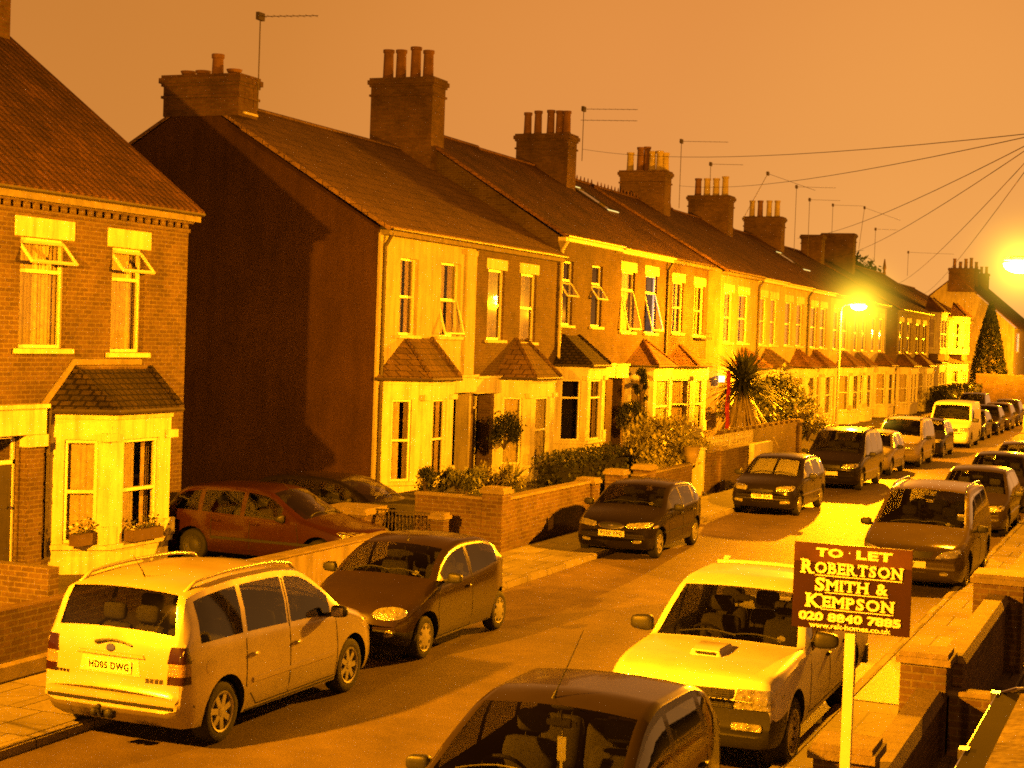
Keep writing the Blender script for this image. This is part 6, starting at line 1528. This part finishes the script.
def hedge(label, x0, x1, y0, y1, z0, z1, n, s, mat=LEAFD):
    t = thing('hedge', label, 'hedge', ((x0 + x1) / 2, (y0 + y1) / 2, z0)); bm = BM(); hx, hy, h = (x1 - x0) / 2, (y1 - y0) / 2, z1 - z0
    for i in range(n):
        f = random.random(); c = Vector((random.uniform(-hx, hx), random.uniform(-hy, hy), random.uniform(0, h)))
        if f < .5: c.x = hx * random.choice((1, -1)) * random.uniform(.85, 1.05)
        elif f < .8: c.z = h * random.uniform(.9, 1.05)
        else: c.y = hy * random.choice((-1, 1)) * random.uniform(.9, 1.03)
        d = Vector((random.uniform(-1, 1), random.uniform(-1, 1), random.uniform(-1, 1))).normalized(); _, a, b = frame_axes(d); k = s * random.uniform(.6, 1.3)
        quad(bm, c - d * k, c + a * k * .5, c + d * k, c - a * k * .5)
    obj('foliage', bm, mat, t)
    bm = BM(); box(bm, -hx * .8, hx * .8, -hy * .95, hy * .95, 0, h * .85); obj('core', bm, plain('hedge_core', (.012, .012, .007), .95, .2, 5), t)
hedge('dark clipped hedge between the gate piers and the third house', -14.2, -13.2, 35.9, 41.5, -.15, 1.36, 5200, .055)
hedge('low dark hedge in front of the last two storey bays', -16.6, -15.4, 118, 140, .05, 1.6, 1600, .16)
shrub('shrub', 'big round pale leaved shrub spilling over the brick wall', -12.9, 42.0, .35, 1.0, 2.1, .72, 4600, .085, LEAFB, trunk=.2, lob=34)
shrub('shrub', 'leafy bush spilling over the corner brick wall', -13.2, 29.6, .75, .75, .6, .32, 2400, .055, LEAF, trunk=.05)
shrub('shrub', 'pale flowering bush behind the corner brick wall', -13.1, 30.9, .80, .7, .9, .30, 2600, .05, LEAFB, trunk=.05)
shrub('conifer', 'small upright conifer left of the leafy bush', -13.7, 29.0, .75, .24, .24, .42, 900, .045, LEAFD, 'conifer', trunk=.1)
shrub('bush', 'large loose bush between the palm and the lamp post', -14.6, 62.6, .1, 1.5, 2.6, 1.1, 5200, .12, LEAF, 'bush', trunk=.4, lob=34)
shrub('bush', 'paler bush at the foot of the lamp post', -13.2, 61.8, .6, .7, 1.3, .5, 1400, .09, LEAFB, 'bush', trunk=.2)
shrub('bush', 'dark bush low behind the notched wall', -14.0, 57.0, .3, .8, 1.6, .6, 1200, .09, LEAFD, 'bush', trunk=.2)
shrub('hanging_basket', 'round dark topiary ball by the second front door', -18.2, 43.7, .9, .42, .6, .42, 2600, .06, LEAFD, 'topiary', trunk=.1)
shrub('hanging_basket', 'wide hanging basket of dark foliage by the third front door', -17.9, 54.6, 1.0, .5, .8, .42, 2600, .07, LEAFD, 'hanging basket', trunk=.05)
shrub('conifer', 'slim upright conifer reaching the fascia of the third house', -17.8, 55.2, 1.4, .24, .28, .9, 2200, .06, LEAFD, 'conifer', trunk=.0)
shrub('hanging_basket', 'small hanging basket beside the door left of the palm', -17.9, 67.0, .9, .4, .5, .4, 700, .07, LEAFD, 'hanging basket', trunk=.1)
bm = BM(); box(bm, -15.2, -12.03, 28.54, 33.9, .05, .80); single('flower_bed', bm, EARTH, 'raised soil bed behind the brick corner wall', 'flower bed', kind='structure')
# spiky plant
def spiky(name, label, x, y, z, n, ln, w, mat, trunk=0, cat='plant', droop=0.6, zmin=-.1, dead=0):
    t = thing(name, label, cat, (x, y, z)); bm = BM()
    for i in range(n + dead):
        a = random.uniform(0, 2 * PI); isd = i >= n
        el = random.uniform(zmin, 1.35) if not isd else random.uniform(-1.2, -.7); d = Vector((math.cos(a) * math.cos(el), math.sin(a) * math.cos(el), math.sin(el)))
        side = Vector((-math.sin(a), math.cos(a), 0)); L = ln * random.uniform(.75, 1.1); pr = None; p = Vector((0, 0, trunk + (random.uniform(-.15, .1) if not isd else random.uniform(-.7, 0))))
        for k in range(6):
            u = k / 5; ww = w * (1 - u) ** .7 * (.6 + .8 * min(1, u * 4)); q = p + d * L * u + Vector((0, 0, -droop * L * u * u * .5))
            A, B = bm.verts.new(q - side * ww), bm.verts.new(q + side * ww)
            if pr: bm.faces.new((pr[0], pr[1], B, A)).material_index = 1 if isd else 0
            pr = (A, B)
    obj('fronds', bm, [mat, leaf('dead_frond', (.36, .30, .16), .2)], t)
    if trunk:
        bm = BM(); lathe(bm, [(.17, 0), (.13, trunk * .4), (.12, trunk)], 10, 'z'); obj('trunk', bm, BARK, t, smooth=True, angle=50)
    return t
spiky('yucca', 'spiky plant in front of the second bay', -13.5, 33.0, .85, 90, .95, .02, LEAF, 0)
spiky('palm_tree', 'shaggy palm with a dark crown and pale hanging fronds', -14.2, 55.6, .1, 320, 1.8, .045, LEAFD, 2.75, 'palm tree', .55, -.25, 110)
t = thing('banner', 'narrow red lit banner hanging in front of the palm trunk', 'banner', (-14.4, 54.3, .1)); bm = BM(); pr = None
for k in range(13):
    z = 1.15 + 2.0 * k / 12; x = .012 * math.sin(k * .9); A, B = bm.verts.new((x, -.17 + .03 * math.sin(k), z)), bm.verts.new((x + .05, .17 + .03 * math.sin(k * 1.3), z))
    if pr: bm.faces.new((pr[0], A, B, pr[1]))
    pr = (A, B)
obj('cloth', bm, plain('banner_red', (.75, .035, .03), .35, .6, 6, .6), t); bm = BM(); tube(bm, [(0, 0, 0), (0, 0, 3.2)], .02, 6); tube(bm, [(0, -.22, 3.16), (0, .22, 3.16)], .012, 5); obj('pole', bm, PIPE_D, t)
t = thing('porch_lantern', 'small white lit porch lantern on the side wall left of the palm', 'lantern', (-18.2, 67.6, 2.55)); bm = BM(); box(bm, -.10, .10, -.10, .10, 0, .26); obj('glass', bm, emit('porch_glow', (1.0, .9, .55), 3.5), t); bm = BM(); prism(bm, [(-.14, -.14, .262), (.14, -.14, .262), (.14, .14, .262), (-.14, .14, .262)], (0, 0, .06)); box(bm, -.3, -.12, -.02, .02, .1, .14); obj('hood', bm, STONE, t)
# flower pot column by the round shrub
t = thing('garden_urn', 'clay urn under the round shrub on the brick wall', 'urn', (-11.95, 41.6, .99)); bm = BM(); lathe(bm, [(.12, 0), (.20, .25), (.24, .42), (.27, .45), (.22, .45), (.19, .2)], 14, 'z'); obj('urn', bm, COPE, t, smooth=True, angle=50)
# cypress and distant trees
def tree(label, x, y, h, r, n, s, mat, shape='cone', name='tree'):
    t = thing(name, label, 'tree', (x, y, 0), 0, 'trees at the street end'); bm = BM()
    for i in range(n):
        u = random.random() ** .8; a = random.uniform(0, 2 * PI)
        if shape == 'cone': rr = r * (1 - u) ** .75 * random.uniform(.75, 1.05); c = Vector((rr * math.cos(a), rr * math.sin(a), .3 + (h - .3) * u))
        else:
            e = random.uniform(-1, 1); q = random.uniform(.6, 1.0) * (1 + .25 * math.sin(a * 3 + e * 4)); c = Vector((r * q * math.sqrt(1 - e * e) * math.cos(a), r * q * math.sqrt(1 - e * e) * math.sin(a), h * .68 + h * .32 * e * q))
        d = Vector((random.uniform(-1, 1), random.uniform(-1, 1), random.uniform(-.3, 1))).normalized(); _, p, b = frame_axes(d); k = s * random.uniform(.6, 1.3)
        quad(bm, c - d * k, c + p * k * .45, c + d * k, c - p * k * .45)
    obj('crown', bm, mat, t); bm = BM(); tube(bm, [(0, 0, -.1), (0, 0, h * .4), (r * .1, 0, h * .8)], [h * .03, h * .02, h * .008], 7); obj('trunk', bm, BARK, t)
    return t
tree('dark cypress standing against the pale gabled end house', -18.2, 170, 9.3, 2.1, 6500, .22, LEAFD, 'cone', 'cypress_tree')
tree('dark round tree showing above the far roofs', -29.0, 150, 12.6, 3.4, 7000, .36, LEAFD, 'round')
tree('second dark tree behind the far roofs, left of the finial', -33.0, 154, 12.4, 3.2, 6000, .36, LEAFD, 'round')
# ------------------------------------------------------------------ night sky, camera, render
w = bpy.data.worlds.new('World'); sc.world = w; w.use_nodes = True; nt = w.node_tree; nt.nodes.clear()
out = nt.nodes.new('ShaderNodeOutputWorld'); bg = nt.nodes.new('ShaderNodeBackground'); nt.links.new(bg.outputs[0], out.inputs[0])
tc = nt.nodes.new('ShaderNodeTexCoord'); nm = nt.nodes.new('ShaderNodeVectorMath'); nm.operation = 'NORMALIZE'; nt.links.new(tc.outputs['Generated'], nm.inputs[0])
sp = nt.nodes.new('ShaderNodeSeparateXYZ'); nt.links.new(nm.outputs[0], sp.inputs[0])
dt = nt.nodes.new('ShaderNodeVectorMath'); dt.operation = 'DOT_PRODUCT'; nt.links.new(nm.outputs[0], dt.inputs[0]); dt.inputs[1].default_value = Vector((-.10, .99, .06)).normalized()
# light pollution: brightest low above the lit street, darker overhead and behind
el = ramp(nt, sp.outputs[2], [(0.0, (.78, .30, .055)), (.12, (.70, .255, .045)), (.30, (.66, .228, .036)), (.46, (.24, .06, .005)), (1.0, (.12, .026, .001))])
gl = ramp(nt, dt.outputs['Value'], [(.55, (.70, .70, .70)), (.90, (.92, .92, .95)), (.975, (1.12, 1.16, 1.5)), (1.0, (1.25, 1.4, 1.8))])
col = mixc(nt, 1.0, el, gl, 'MULTIPLY')
n = noise(nt, nm.outputs[0], 2.2, 3, .5); col = mixc(nt, 1.0, col, ramp(nt, n, [(.3, .95), (.7, 1.05)]), 'MULTIPLY')
nt.links.new(col, bg.inputs[0]); bg.inputs[1].default_value = 1.0
cam = bpy.data.cameras.new('Camera'); co = bpy.data.objects.new('Camera', cam); COL.objects.link(co); sc.camera = co
f, h, pit, rol, yaw = 1628.0, 4.18, math.radians(1.67), math.radians(2.0), math.radians(22.4)
cam.sensor_width = 36; cam.lens = f * 36 / 1024; cam.clip_end = 2000; cam.clip_start = .05
fwd = Vector((-math.sin(yaw) * math.cos(pit), math.cos(yaw) * math.cos(pit), -math.sin(pit))); rt = Vector((math.cos(yaw), math.sin(yaw), 0)); dn = fwd.cross(rt)
X = rt * math.cos(rol) - dn * math.sin(rol); D = rt * math.sin(rol) + dn * math.cos(rol)
M = Matrix((X, -D, -fwd)).transposed().to_4x4(); M.translation = Vector((0, 0, h)); co.matrix_world = M
sc.view_settings.view_transform = 'Standard'; sc.view_settings.look = 'None'; sc.view_settings.exposure = 0; sc.view_settings.gamma = 1
cy = sc.cycles; cy.max_bounces = 5; cy.diffuse_bounces = 3; cy.glossy_bounces = 3; cy.transmission_bounces = 4; cy.transparent_max_bounces = 10
cy.caustics_reflective = False; cy.caustics_refractive = False; cy.sample_clamp_indirect = 0.8; cy.sample_clamp_direct = 0
cy.use_light_tree = False; cy.use_denoising = False; cy.pixel_filter_type = 'BLACKMAN_HARRIS'; cy.filter_width = 1.8
for o in [m for m in bpy.data.materials if m.users == 0]: bpy.data.materials.remove(o)
